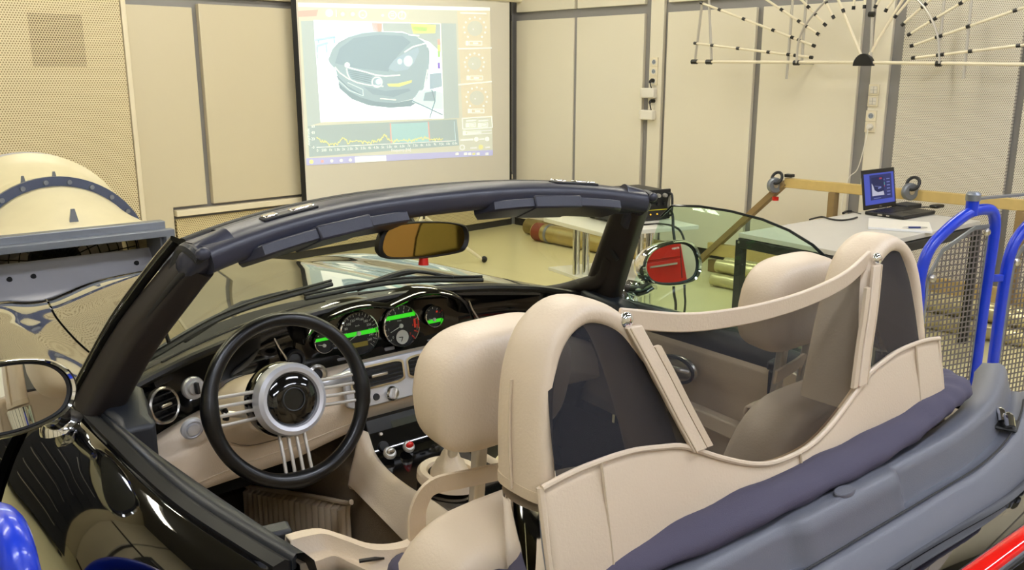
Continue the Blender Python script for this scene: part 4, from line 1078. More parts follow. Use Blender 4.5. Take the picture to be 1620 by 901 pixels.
# moulded corner caps
for s in (-1,1):
    c=HP(s); mb=MB()
    mb.sweep(cr([HP(s*.90)+V((0,-.002,.0)),c+V((-s*.004,-.002,-.004)),c+V((s*.002,.022,-.034)),c+V((s*.008,.042,-.064))],5),lambda k:rr(.086-.048*k,.060-.022*k,.7),up=(0,.6,.8)); sp(mb,'corner_cap','header',hdr)
    mb=MB(); mb.tube(cr([c+V((s*.008,-.046,.006)),c+V((s*.016,-.02,.020)),c+V((s*.018,.02,.014)),c+V((s*.028,.05,-.03))],5),.010,8); sp(mb,'seal_end','soft',hdr)
    mb=MB(); mb.sphere(c+V((s*.004,-.048,.016)),(.014,.010,.012),12,8); sp(mb,'guide_pin','header',hdr)
    lc=HP(s*.655); tg=(HP(s*.70)-HP(s*.60)).normalized()*(1 if s>0 else -1)
    R_=Matrix((tg,V((0,1,0)),V((0,0,1)))).transposed()
    mb=MB(); mb.box(lc+V((0,-.012,.029)),(.125,.028,.006),R_); l1=sp(mb,'latch_recess','blkm',hdr,bevel=.002)
    mb=MB(); mb.box(lc-tg*.045+V((0,-.012,.033)),(.030,.022,.006),R_); sp(mb,'latch_pin','chrome',hdr,bevel=.002)
    mb=MB(); mb.box(lc+tg*.028+V((0,-.012,.033)),(.055,.020,.005),R_); sp(mb,'latch_striker','chrome',hdr,bevel=.002)
    # visor
    a=V((s*.490,1.508,1.262)); b_=V((s*.085,1.575,1.288)); ax=(b_-a).normalized(); fw_=V((0,.93,-.36)); fw_=(fw_-ax*fw_.dot(ax)).normalized(); nn=ax.cross(fw_).normalized()
    Rv=Matrix((ax,fw_,nn)).transposed()
    N=14; rings=[]
    for i in range(N+1):
        t=i/N; c_=a.lerp(b_,t)+V((0,0,.010*math.sin(PI*t))); e_=min(1,min(t,1-t)*9); e_=math.sqrt(1-(1-e_)**2)
        rings.append([c_+fw_*(.05+.05*e_*cx*1.0)+nn*(.0125*(.55+.45*e_))*cz for cx,cz in [(q[0]*2,q[1]*2) for q in rr(1,1,.3,3)]])
    mb=MB(); mb.loft(rings); vz=part(mb,'sun_visor','header')
    mid=a.lerp(b_,.52); mb=MB(); mb.box(mid+V((0,0,.009))+fw_*.046,(.13,.103,.030),Rv); sp(mb,'mirror_cover','header',vz,bevel=.004)
# windscreen glass
def gl(u,v):
    t=-1+2*u; xb=.655*t; B_=V((xb,YG(xb)-.005,ZG(xb)-.015)); T_=HP(t*.985)+V((0,.035,-.012))
    q=B_.lerp(T_,v); bul=.02*math.sin(PI*v); return q+V((0,bul,bul*.6))
mb=MB(); mb.grid(gl,30,12); part(mb,'windscreen_glass','glassw')
mb=MB(); mb.tube([gl(i/30,.0)+V((0,-.004,.004)) for i in range(31)],.008,6); part(mb,'glass_lower_seal','rubber')
# interior mirror
im=sub_empty('interior_mirror',car)
c=at(671,377,y=1.655); xa=V((.985,.12,-.085)).normalized(); na=V((-.06,-.99,.045)); na=(na-xa*na.dot(xa)).normalized(); za=na.cross(xa)
OUTM=[(-.132,-.012),(-.125,-.030),(-.10,-.040),(0,-.044),(.10,-.038),(.125,-.028),(.134,-.006),(.128,.018),(.11,.029),(.05,.037),(-.03,.039),(-.09,.034),(-.12,.020)]
OM=cr([V((a,b_,0)) for a,b_ in OUTM],3,True)
def mp(q,k,sx=1): return c+xa*q.x*sx+za*q.y*sx+na*k
mb=MB(); mb.loft([[mp(q,.001,.90) for q in OM],[mp(q,.010,.95) for q in OM],[mp(q,.006,1.0) for q in OM],[mp(q,-.012,.98) for q in OM],[mp(q,-.030,.6) for q in OM]]); sp(mb,'mirror_housing','rubber',im)
mb=MB(); mb.poly([mp(q,.0035,.90) for q in OM]); sp(mb,'mirror_face','amber',im,smooth=0)
mb=MB(); mb.tube(cr([c-na*.02+za*.01,c-na*.05+za*.03,c+V((0,.09,.07))],5),.012,8); sp(mb,'mirror_stalk','rubber',im)
mb=MB(); mb.lathe([(.0,0),(.010,0),(.012,.016),(0,.018)],c-za*.044+na*.0,-za,14); sp(mb,'red_sensor','red',im)

# ---------------------------------------------------------------- door mirrors
for s in (-1,1):
    mr=sub_empty('door_mirror',car)
    c=V((-.858,1.69,1.025)) if s<0 else V((.858,1.69,1.032))
    na=V((.143,-.963,.20) if s<0 else (-.15,-.96,.16)).normalized(); xa=V((-na.y,na.x,0)).normalized(); za=na.cross(xa)   # na faces rearwards
    OUTM=[(-.095,-.03),(-.075,-.055),(-.03,-.064),(.03,-.060),(.075,-.044),(.094,-.010),(.088,.025),(.06,.052),(.01,.066),(-.045,.066),(-.083,.045),(-.098,.005)]
    if s>0: OUTM=[(-x,y) for x,y in OUTM][::-1]
    OM=cr([V((a*1.02,b_,0)) for a,b_ in OUTM],4,True)
    def mp(q,k,sx=1): return c+xa*q.x*sx+za*q.y*sx+na*k
    WX=1.0 if s<0 else 1.10
    OM=[V((q.x*WX,q.y,0)) for q in OM]
    mb=MB(); mb.loft([[mp(q,-.006,.90) for q in OM],[mp(q,.010,.92) for q in OM],[mp(q,.013,.97) for q in OM],[mp(q,.006,1.02) for q in OM],[mp(q,-.03,1.0) for q in OM],[mp(q,-.06,.86) for q in OM],[mp(q,-.085,.6) for q in OM],[mp(q,-.095,.25) for q in OM]],True,True); sp(mb,'mirror_shell','chrome',mr)
    mb=MB(); mb.loft([[mp(q,-.0035,.80) for q in OM],[mp(q,.0015,.85) for q in OM],[mp(q,.004,.895) for q in OM],[mp(q,.0045,.905) for q in OM]],True,False); sp(mb,'inner_rim','rubber',mr)
    mb=MB(); mb.poly([mp(q,.0012,.86) for q in OM]); mg=sp(mb,'mirror_face','mirror',mr,smooth=0)
    base=V((s*.775,1.79,.928))
    mb=MB(); mb.tube(cr([c+V((-s*.05,.02,-.055)),c+V((-s*.065,.05,-.075)),base+V((s*.006,-.005,.028))],6),[.020]*7+[.024]*6,14); sp(mb,'mirror_arm','chrome',mr)
    mb=MB(); mb.lathe([(.0,0),(.042,0),(.038,.012),(.024,.03),(0,.034)],base+V((0,0,-.012)),(s*.25,0,1),20); sp(mb,'mirror_foot','chrome',mr)
    if s>0:
        mb=MB()
        q0=c+na*.0016
        mb.tube([q0+xa*.038+za*.05,q0+xa*.038-za*.045],.0008,4); sp(mb,'blind_spot_line','blkm',mr)
        mb=MB(); mb.text('OBJECTS',q0+xa*.02+za*.045+na*.0004,xa,za,.007); sp(mb,'etched_lettering','inkw',mr,smooth=0)
# trim block at the door/pillar corner
for s in (-1,1):
    pts=[V((s*.728,1.885,.925)),V((s*.640,1.880,.925)),V((s*.612,1.80,.925)),V((s*.640,1.655,.928)),V((s*.700,1.66,.928))]
    top=[V((s*.718,1.850,.962)),V((s*.640,1.848,.966)),V((s*.622,1.79,.962)),V((s*.650,1.690,.944)),V((s*.697,1.69,.942))]
    mb=MB(); mb.loft([[p-V((0,0,.10)) for p in pts],pts,top]); part(mb,'corner_trim','soft',bevel=.008,bseg=3)

# ---------------------------------------------------------------- dashboard
def YB(x): return 1.872-.09*min(abs(x),.66)**2
def ZB_(x): return 1.036-.20*abs(x)**2.0-.02*max(0,abs(x)-.5)*4*abs(x)
def ZT_(x): return .886-.62*max(0,abs(x)-.30)**2
def YT_(x): return 1.868-.10*abs(x)**2
XD=.655
def pad(u,v):
    x=-XD+2*XD*u; a=V((x,YG(x)-.012,ZG(x)+.004)); b_=V((x,YB(x),ZB_(x))); m_=a.lerp(b_,.55)+V((0,0,.014))
    return (a*(1-v)**2+m_*2*v*(1-v)+b_*v*v)
mb=MB(); mb.grid(pad,50,12); dp=part(mb,'dashboard_pad','pad',smooth=80)
mb=MB(); mb.tube([V((x,YB(x)+.004,ZB_(x)-.006)) for x in [-XD+2*XD*i/50 for i in range(51)]],.0105,8); sp(mb,'brow_roll','pad',dp)
for x0,x1 in ((-.55,-.10),(.0,.5)):
    mb=MB(); mb.tube([pad((x+XD)/(2*XD),.45)+V((0,0,.001)) for x in [x0+(x1-x0)*i/20 for i in range(21)]],.0035,6); sp(mb,'demister_slot','rubber',dp)
def fas(u,v):
    x=-XD+2*XD*u; a=V((x,YB(x)+.012,ZB_(x)-.012)); b_=V((x,YT_(x)+.012,ZT_(x)-.008)); m_=a.lerp(b_,.5)+V((0,.045,0))
    return a*(1-v)**2+m_*2*v*(1-v)+b_*v*v
mb=MB(); mb.grid(fas,60,14); fp=part(mb,'fascia_panel','fascia',smooth=80)
def ZL(x): return .735-.05*min(1,abs(x)/.3)+.0*x
def lowd(u,v):
    x=-XD+2*XD*u; e_=max(0,abs(x)-.45)/.2
    tab=[V((x,YT_(x)+.010,ZT_(x)-.004)),V((x,YT_(x)-.016,ZT_(x)-.006)),V((x,YT_(x)-.045,ZT_(x)-.05)),V((x,YT_(x)-.055,ZT_(x)-.10)),V((x,YT_(x)-.04,ZL(x)+.012)),V((x,YT_(x)-.01,ZL(x))),V((x,YT_(x)+.12,ZL(x)+.01))]
    f=v*6; k=min(int(f),5); return tab[k].lerp(tab[k+1],f-k)+V((0,.05*e_*0,0))
mb=MB(); mb.grid(lowd,50,24); ld=part(mb,'lower_dashboard','leather',smooth=80)
mb=MB(); mb.tube([lowd((x+XD)/(2*XD),.60)+V((0,-.001,0)) for x in [-.64+.53*i/20 for i in range(21)]],.0016,5); sp(mb,'seam','leatherd',ld)
# side vent, light switch, start button
def onplane(u,v,y): return at(u,v,y=y)
vt=sub_empty('side_vent',car)
for s in (-1,1):
    c=at(256,641,y=1.825) if s<0 else V((.576,1.825,.90))
    ax=V((-s*.42,-.88,.22)).normalized()
    v_=sub_empty('side_vent',car) if s>0 else vt
    mb=MB(); mb.lathe([(.034,-.004),(.0395,.0),(.0395,.010),(.036,.013),(.033,.010),(.033,-.03),(.0,-.03)],c,ax,32,False); sp(mb,'vent_ring','alu',v_)
    mb=MB(); mb.lathe([(.0332,-.02),(0,-.02)],c,ax,24,False); sp(mb,'vent_well','blk',v_)
    e1=V((0,0,1)).cross(ax).normalized(); e2=ax.cross(e1)
    R_=Matrix((e1,e2,ax)).transposed()
    for k in (-.022,-.008,.008,.022):
        L_=2*math.sqrt(.0325**2-k*k); mb=MB(); mb.box(c+e2*k+ax*.0,(L_,.003,.02),R_); sp(mb,'vent_slat','blkm',v_)
    mb=MB(); mb.box(c+ax*.012,(.028,.007,.01),R_); sp(mb,'vent_tab','alu',v_,bevel=.002)
c=at(304,613,y=1.835); ax=V((.12,-.97,.2)).normalized(); R_=Matrix((V((0,0,1)).cross(ax).normalized(),ax.cross(V((0,0,1)).cross(ax).normalized()),ax)).transposed()
kn=sub_empty('light_switch',car)
mb=MB(); mb.lathe([(.0,0),(.025,0),(.025,.008),(.022,.012),(0,.012)],c,ax,28); sp(mb,'switch_ring','silver',kn)
mb=MB(); mb.lathe([(.0,.012),(.016,.012),(.0145,.020),(0,.021)],c,ax,24); sp(mb,'switch_dial','silver',kn)
mb=MB(); mb.box(c+ax*.024,(.009,.026,.012),R_); sp(mb,'switch_grip','blkm',kn,bevel=.003)
c=at(303,676,y=1.774); ax=V((.05,-.96,-.15)).normalized()
sbn=sub_empty('start_button',car)
mb=MB(); mb.lathe([(.0,0),(.024,0),(.024,.007),(.019,.010),(.016,.007),(.0,.007)],c,ax,28); sp(mb,'button_ring','silver',sbn)
mb=MB(); mb.lathe([(.0,.005),(.014,.006),(.013,.012),(0,.0135)],c,ax,24); sp(mb,'button_face','silver',sbn)
# round push button on the fascia behind the wheel
c=at(466,569,y=1.885); mb=MB(); mb.lathe([(.022,-.004),(.026,.004),(.022,.012),(.017,.010),(.015,.004),(.0,.006)],c,(0,-.97,.25),24,False); part(mb,'fascia_button','blkm')

# ---------------------------------------------------------------- instrument cluster
CY=1.892
ic=sub_empty('instrument_cluster',car)
fo=[(-.235,.925),(-.238,.955),(-.215,.985),(-.165,1.003),(-.11,1.014),(-.06,1.014),(-.02,1.006),(.0,1.003),(.03,1.010),(.08,1.020),(.13,1.017),(.18,1.003),(.215,.983),(.232,.95),(.232,.915),(.20,.898),(.1,.889),(0,.886),(-.1,.889),(-.2,.900)]
FO=cr([V((a,b_,0)) for a,b_ in fo],3,True)
mb=MB(); mb.prism([V((q.x,CY-(q.y-.95)*.0,q.y)) for q in FO],(0,.03,0)); sp(mb,'cluster_face','fascia',ic,smooth=0)
top=[q for q in FO if q.y>.945]
top.sort(key=lambda q:q.x)
mb=MB(); mb.loft([[V((q.x*1.00,CY+.002,q.y)),V((q.x*1.01,CY-.050,q.y+.006)),V((q.x*1.02,CY-.056,q.y+.013)),V((q.x*1.02,CY-.046,q.y+.020)),V((q.x*1.02,CY+.02,q.y+.022))] for q in top],True,True); sp(mb,'cluster_hood','fascia',ic,smooth=60)
for x,lean in ((-.30,.0),(.262,0)):
    mb=MB(); mb.tube([V((x,YB(x)+.012+.02,ZB_(x)-.02)),V((x+.02,YT_(x)+.032,.95)),V((x+.045,YT_(x)+.004,ZT_(x)+.004))],.0028,6); sp(mb,'chrome_line','alu',ic)
TILT=.16
gz=V((0,math.sin(TILT)*1.0,math.cos(TILT))); gn=V((0,-math.cos(TILT),math.sin(TILT)))
def gauge(u,v,r,kind):
    c=at(u,v,y=CY-.004); c=V((c.x,CY-.004,c.z)); X=V((1,0,0)); Z=gz
    def gp(a,b_,k=0): return c+X*a+Z*b_+gn*k
    return c,gp
def disc(mb,c,gp,x,y,r,k,n=28): mb.poly([gp(x+r*math.cos(2*PI*i/n),y+r*math.sin(2*PI*i/n),k) for i in range(n)])
M['dial']=pm('dial_black','#0B0B0A',.5); M['gband']=emis('green_light_band','#35D41C',1.0); M['tick']=pm('dial_marks','#B9BCAF',.5,emit='#B9BCAF',es=.12); M['redm']=pm('dial_red','#C22A14',.5,emit='#C22A14',es=.2); M['lcd']=pm('lcd_olive','#776A22',.4,emit='#776A22',es=.2); M['clock']=pm('clock_face','#CFCFC4',.5)
for (u,v,r,kind) in ((511,541,.0265,'fuel'),(566,527,.0545,'speed'),(633,515,.0535,'rev'),(685,500,.0285,'temp')):
    c=at(u,v,y=CY-.006); X=V((1,0,0)); Z=gz
    def gp(a,b_,k=0): return c+X*a+Z*b_+gn*k
    mb=MB(); mb.lathe([(r*.93,.0),(r*.99,.002),(r*1.0,.010),(r*.95,.011),(r*.93,.004)],c,gn,40,False); gg=sp(mb,'gauge_%s'%kind if 0 else 'gauge','chrome',ic)
    # one part with its dial, marks, hand
    mb=MB(); mb.m=0; disc(mb,c,gp,0,0,r*.94,.002,40)
    mb.m=1
    if kind=='speed':
        for i in range(27):
            a=math.radians(225-i*270/26); l=.80 if i%2==0 else .86
            p0=(r*.92*math.cos(a),r*.92*math.sin(a)); p1=(r*l*math.cos(a),r*l*math.sin(a)); nx,ny=-math.sin(a)*.0006,math.cos(a)*.0006
            mb.poly([gp(p0[0]+nx,p0[1]+ny,.003),gp(p1[0]+nx,p1[1]+ny,.003),gp(p1[0]-nx,p1[1]-ny,.003),gp(p0[0]-nx,p0[1]-ny,.003)])
        for i,t in enumerate(('20','40','60','80','100','120','140','160','180','200','220','240','260')):
            a=math.radians(215-i*250/12)
            if i>=2: mb.text(t,gp(r*.66*math.cos(a),r*.66*math.sin(a),.0032),X,Z,.0088)
        mb.text('km/h',gp(0,r*.36,.0032),X,Z,.006)
        mb.m=2; mb.poly([gp(-r*.88,r*.10,.0036),gp(r*.90,r*.10,.0036),gp(r*.90,-r*.10,.0036),gp(-r*.88,-r*.10,.0036)])
        mb.m=4; mb.poly([gp(-r*.38,-r*.40,.0036),gp(r*.42,-r*.40,.0036),gp(r*.42,-r*.62,.0036),gp(-r*.38,-r*.62,.0036)])
        hand=(-.62,-.30)
    elif kind=='rev':
        for i in range(15):
            a=math.radians(225-i*270/14); mb.m=3 if i>=12 else 1
            p0=(r*.92*math.cos(a),r*.92*math.sin(a)); p1=(r*.80*math.cos(a),r*.80*math.sin(a)); w_=.0016 if i>=12 else .0007; nx,ny=-math.sin(a)*w_,math.cos(a)*w_
            mb.poly([gp(p0[0]+nx,p0[1]+ny,.003),gp(p1[0]+nx,p1[1]+ny,.003),gp(p1[0]-nx,p1[1]-ny,.003),gp(p0[0]-nx,p0[1]-ny,.003)])
        mb.m=1
        for i in range(8):
            a=math.radians(225-i*270/7); mb.m=3 if i>=6 else 1
            mb.text(str(i),gp(r*.68*math.cos(a),r*.68*math.sin(a),.0032),X,Z,.009)
        mb.m=3; mb.poly([gp(r*.74,r*.22,.003),gp(r*.86,r*.22,.003),gp(r*.86,-r*.22,.003),gp(r*.74,-r*.22,.003)])
        mb.m=1; mb.text('1/min',gp(-r*.05,r*.26,.0032),X,Z,.006)
        mb.m=2; mb.poly([gp(-r*.82,r*.56,.0036),gp(r*.76,r*.56,.0036),gp(r*.86,r*.36,.0036),gp(-r*.88,r*.36,.0036)])
        hand=(-.62,-.22)
    else:
        for i in range(5):
            a=math.radians(160-i*35); p0=(r*.86*math.cos(a),r*.86*math.sin(a)); p1=(r*.7*math.cos(a),r*.7*math.sin(a)); nx,ny=-math.sin(a)*.0006,math.cos(a)*.0006
            mb.m=3 if i==4 else 1
            mb.poly([gp(p0[0]+nx,p0[1]+ny,.003),gp(p1[0]+nx,p1[1]+ny,.003),gp(p1[0]-nx,p1[1]-ny,.003),gp(p0[0]-nx,p0[1]-ny,.003)])
        mb.m=3; mb.poly([gp(r*.30,r*.30,.003),gp(r*.52,r*.30,.003),gp(r*.52,r*.48,.003),gp(r*.30,r*.48,.003)]) if kind=='temp' else None
        y0,y1=((-.28,-.60) if kind=='temp' else (.42,.14)); xw=lambda t:.93*math.sqrt(1-t*t)
        mb.m=2; mb.poly([gp(-r*xw(y0)*.95,r*y0,.0036),gp(r*xw(y0)*.95,r*y0,.0036),gp(r*xw(y1)*.95,r*y1,.0036),gp(-r*xw(y1)*.95,r*y1,.0036)])
        hand=(-.6,.15)
    sp(mb,'dial_face',[M['dial'],M['tick'],M['gband'],M['redm'],M['lcd']],gg,smooth=0) if False else mb.build('dial_face',[M['dial'],M['tick'],M['gband'],M['redm'],M['lcd']],ic,smooth=0)
    hc=(0,-.30) if kind=='temp' or kind=='fuel' else (0,0)
    mb=MB(); h0=gp(r*hc[0],r*hc[1],.006); h1=gp(r*(hc[0]+hand[0]),r*(hc[1]+hand[1]),.006); mb.tube([h0,h1],[.0013,.0006],5); mb.lathe([(.0,0),(r*.11 if r>.04 else r*.17,0),(r*.10 if r>.04 else r*.15,.004),(0,.004)],gp(r*hc[0],r*hc[1],.004),gn,16); mb.build('needle',M['tick'],ic)
    if kind=='rev':
        cc=(-.02*r/r*.0+.0,-.56); mb=MB(); mb.lathe([(.0,0),(r*.34,0),(r*.34,.002),(0,.002)],gp(0,-r*.54,.004),gn,24); mb.build('clock_dial',M['clock'],ic)
        mb=MB(); mb.tube([gp(0,-r*.54,.0075),gp(-r*.20,-r*.52,.0075)],.0009,5); mb.tube([gp(0,-r*.54,.0075),gp(-r*.10,-r*.74,.0075)],.0009,5); mb.build('clock_hands',M['blk'],ic)
for u,v in ((541,568),(616,551),(682,538)):
    c=at(u,v,y=CY-.003); mb=MB(); mb.box(c,(.030,.008,.010)); mb.build('fascia_key',M['grey'],ic,bevel=.003)

# ---------------------------------------------------------------- centre stack: vents, climate knobs, radio, console
cs=sub_empty('climate_panel',car)
SX=Matrix.Rotation(-.20,3,'X')
cc=V((.005,1.812,.842)); tz_=SX@V((0,0,1)); tn=SX@V((0,-1,0))
def cp(x,z,k=0): return cc+V((x,0,0))+tz_*z+tn*k
def rrp(w_,h_,r,n=5,cx=0,cz=0): return [(cx+a,cz+b_) for a,b_ in rr(w_,h_,r,n)]
mb=MB(); mb.prism([cp(a,b_,.0) for a,b_ in rrp(.335,.108,.30)],tn*.012); mb.build('climate_plate',M['silver'],cs,bevel=.003)
for cx in (-.078,.082):
    mb=MB(); mb.frame2([cp(a,b_,.012) for a,b_ in rrp(.152,.058,.35,4,cx,.018)],[cp(a,b_,.012) for a,b_ in rrp(.142,.048,.35,4,cx,.018)],tn*.005); mb.build('vent_frame',M['chrome'],cs)
    mb=MB(); mb.poly([cp(a,b_,.0125) for a,b_ in rrp(.143,.049,.35,4,cx,.018)]); mb.build('vent_well',M['blk'],cs,smooth=0)
    for k in (-.015,-.005,.005,.015):
        mb=MB(); mb.box(cp(cx,.018+k,.013),(.138,.012,.003),SX); mb.build('vent_slat',M['blkm'],cs)
    mb=MB(); mb.box(cp(cx-.0,.020,.022),(.045,.014,.008),SX); mb.build('vent_tab',M['alu'],cs,bevel=.002)
for cx in (-.125,-.045,.045,.125):
    mb=MB(); mb.lathe([(.0,.012),(.019,.012),(.018,.020),(.015,.024),(.013,.022),(0,.022)],cp(cx,-.034),tn,24); kb=mb.build('climate_knob',M['chrome'],cs)
    mb=MB(); mb.box(cp(cx,-.034,.028),(.007,.016,.028),SX@Matrix.Rotation(.5,3,'Y')); mb.build('knob_grip',M['alup'],cs,bevel=.0025)
for cx in (-.088,.088):
    mb=MB(); mb.lathe([(.0,.012),(.009,.012),(.008,.016),(0,.016)],cp(cx,-.034),tn,14); mb.build('climate_button',M['blkm'],cs)
# radio
rd=sub_empty('radio_unit',car)
RX=Matrix.Rotation(-.42,3,'X'); rc=V((0,1.79,.705)); rz=RX@V((0,0,1)); rn=RX@V((0,-1,0))
def rq(x,z,k=0): return rc+V((x,0,0))+rz*z+rn*k
mb=MB(); mb.box(rq(0,.0,-.02),(.225,.06,.105),RX); mb.build('radio_face',M['blk'],rd,bevel=.003)
mb=MB(); mb.poly([rq(-.045,-.012,.0112),rq(.045,-.012,.0112),rq(.045,.032,.0112),rq(-.045,.032,.0112)]); mb.build('radio_display',pm('radio_lcd','#2B2E22',.25),rd,smooth=0)
for sx in (-1,1):
    mb=MB(); mb.lathe([(.0,.01),(.013,.01),(.012,.024),(0,.025)],rq(sx*.085,-.022),rn,18); mb.build('radio_knob',M['blkm'],rd)
    mb=MB(); mb.lathe([(.0,.01),(.005,.01),(.004,.018),(0,.018)],rq(sx*.082,.008),rn,10); mb.build('radio_stud',M['alup'],rd)
for i in range(6):
    mb=MB(); mb.box(rq(-.05+i*.02,-.032,.012),(.014,.008,.006),RX); mb.build('radio_key',M['blkm'] if i!=4 else M['alup'],rd,bevel=.0015)
# console
co=sub_empty('centre_console',car)
prof=[(1.795,.64),(1.79,.733),(1.755,.690),(1.694,.667),(1.60,.660),(1.50,.664),(1.30,.655),(1.05,.64),(.9,.62)]
PR=cr([V((0,a,b_)) for a,b_ in prof],5)
for s in (-1,1):
    rings=[]
    for q in PR:
        k=max(0,min(1,(q.y-1.45)/.33))
        zb=.575+.03*k
        rings.append([V((s*.112,q.y,q.z-.02)),V((s*.113,q.y,q.z-.004)),V((s*.124,q.y,q.z+.003)),V((s*.140,q.y,q.z-.010)),V((s*(.152+.02*(1-k)),q.y,q.z-.055)),V((s*(.165+.018*(1-k)),q.y,(q.z+zb)/2-.03)),V((s*(.170+.018*(1-k)),q.y,zb)),V((s*.112,q.y,zb))])
    mb=MB(); mb.loft(rings); mb.build('console_side',M['leather'],co,smooth=60)
def con(u,v):
    q=PR[round(u*(len(PR)-1))]; return V((-.113+.226*v,q.y,q.z-.010))
mb=MB(); mb.grid(con,len(PR)-1,4); mb.build('console_top',M['fascia'],co)
mb=MB(); mb.grid(lambda u,v: V((-.118+.236*v,1.80-.0*u,.76-.10*u)),2,2); mb.build('stack_backing',M['blk'],co)
for u,v,mm,r in ((616,717,'alup',.016),(646,707,'alup',.015)):
    c=at(u,v,y=1.735)
    mb=MB(); mb.lathe([(.0,0),(r,0),(r,.006),(r*.8,.010),(0,.010)],c,(0,-.65,.75),22); mb.build('console_button',M[mm],co)
    mb=MB(); mb.sphere(c+V((0,-.007,.008)),(r*.72,r*.4,r*.6),14,8); mb.build('button_dome',M['alu'] if u<630 else M['red'],co)
# gear lever: surround, gaiter, lever
gc=at(700,738,z=.685); gc=V((-.025,1.565,.676))
gl_=sub_empty('gear_lever',car)
ring=[(gc.x+.068*math.cos(2*PI*k/32)*(1.0),gc.y+.088*math.sin(2*PI*k/32)) for k in range(32)]
mb=MB(); mb.loft([[V((gc.x+(x-gc.x)*f,gc.y+(y-gc.y)*f,gc.z+h)) for x,y in ring] for f,h in ((1.06,-.012),(1.03,.004),(.95,.010),(.74,.008),(.70,.0))],True,False); mb.build('gaiter_surround',M['leather'],gl_)
mb=MB(); rings=[]
for f,h in ((.74,-.004),(.70,.010),(.58,.020),(.52,.030),(.38,.038),(.32,.050),(.22,.060),(.16,.070)):
    rings.append([V((gc.x+.060*f*math.cos(2*PI*k/32)*(1+.06*math.sin(5*2*PI*k/32+h*80)),gc.y+.075*f*math.sin(2*PI*k/32)*(1+.05*math.cos(4*2*PI*k/32)),gc.z+h)) for k in range(32)])
mb.loft(rings,True,False); mb.build('gaiter',M['leatherd'],gl_,smooth=80)
mb=MB(); mb.lathe([(.0,.045),(.011,.045),(.012,.11),(.018,.12),(.022,.15),(.018,.175),(0,.18)],gc,(-.05,-.25,1),20); mb.build('gear_knob',M['alu'],gl_)

# ---------------------------------------------------------------- steering wheel
sw=sub_empty('steering_wheel',car)
TW=math.radians(16); WC=V((-.369,1.65,.916)); E1=V((1,0,0)); E2=V((0,math.sin(TW),math.cos(TW))); EN=E1.cross(E2)
RO=math.radians(-3)
def wp(x,y,k=0):
    xx=x*math.cos(RO)-y*math.sin(RO); yy=x*math.sin(RO)+y*math.cos(RO)
    return WC+E1*xx+E2*yy+EN*k
N=72; RR_=.1685
pts=[wp(RR_*math.cos(2*PI*k/N),RR_*math.sin(2*PI*k/N)) for k in range(N)]
def wr_(k):
    a=2*PI*k/N; g=0
    for a0 in (0,PI,1.5*PI): 
        d=abs((a-a0+PI)%(2*PI)-PI); g=max(g,math.exp(-(d/.22)**2))
    return .0152+.0035*g
mb=MB(); mb.tube(pts,[wr_(k) for k in range(N)]+[wr_(0)],16,closed=True); mb.build('wheel_rim',M['rubberw'],sw)
for a0 in (0,PI,1.5*PI):
    for o in (-.027,-.009,.009,.027):
        d=V((math.cos(a0),math.sin(a0))+(0,)); n_=V((-d.y,d.x,0))
        p0=d*.066+n_*o; p1=d*.160+n_*o*1.05
        mb=MB(); mb.tube([wp(p0.x,p0.y,-.016),wp((p0.x+p1.x)/2,(p0.y+p1.y)/2,-.006),wp(p1.x,p1.y,.0)],.0038,10); mb.build('spoke_rod',M['alup'],sw)
mb=MB(); mb.lathe([(.055,.012),(.058,.020),(.066,.022),(.074,.016),(.077,.004),(.077,-.012),(.055,-.012)],wp(0,0,0),EN,48,False); mb.build('hub_ring',M['silver'],sw)
mb=MB(); mb.lathe([(.0565,.012),(.05,.017),(.03,.022),(.024,.022),(.022,.019),(.0,.019)],wp(0,0,0),EN,40,False); mb.build('hub_pad',M['fascia'],sw)
mb=MB(); mb.tube([wp(.0235*math.cos(2*PI*k/32),.0235*math.sin(2*PI*k/32),.021) for k in range(32)],.0016,8,closed=True); mb.build('emblem_ring',M['blkm'],sw)
mb=MB(); mb.lathe([(.074,-.008),(.080,-.02),(.080,-.05),(.066,-.06)],wp(0,0,0),EN,40,False); mb.build('hub_collar',M['fascia'],sw)
sc_=sub_empty('steering_column',car)
a=wp(0,-.005,-.055); b_=V((-.369,1.90,.81))
mb=MB(); mb.sweep(cr([a,a.lerp(b_,.4)+V((0,0,.0)),b_],6),lambda k:rr(.155+.10*k,.125+.05*k,.8,6)); mb.build('column_shroud',M['leather'],sc_,smooth=80)
mb=MB(); mb.sweep([a.lerp(b_,.52),a.lerp(b_,.535)],rr(.214,.158,.8,6)); mb.build('shroud_joint',M['rubber'],sc_)
# stalks
mb=MB(); mb.tube([wp(.085,.022,-.045),at(512,607,y=1.70),at(552,595,y=1.705)],[.006,.011,.015],12); mb.build('control_stalk',M['silver'],sc_)
mb=MB(); mb.tube([wp(-.08,-.02,-.05),at(352,654,y=1.70)],[.006,.007],8); mb.build('control_stalk',M['alup'],sc_)
mb=MB(); mb.tube(cr([at(352,645,y=1.70),at(358,655,y=1.70),at(357,664,y=1.70)],4),.007,8); mb.build('column_lever',M['blkm'],sc_)
c=at(500,592,y=1.79); mb=MB(); mb.lathe([(.013,0),(.024,0),(.024,.010),(.018,.014),(.013,.008)],c,(0,-.97,.2),24,False); mb.build('ignition_ring',M['alu'],sc_)
mb=MB(); mb.lathe([(.0,.001),(.0135,.001),(.0135,.006),(0,.006)],c,(0,-.97,.2),20); mb.build('ignition_lock',M['blkm'],sc_)

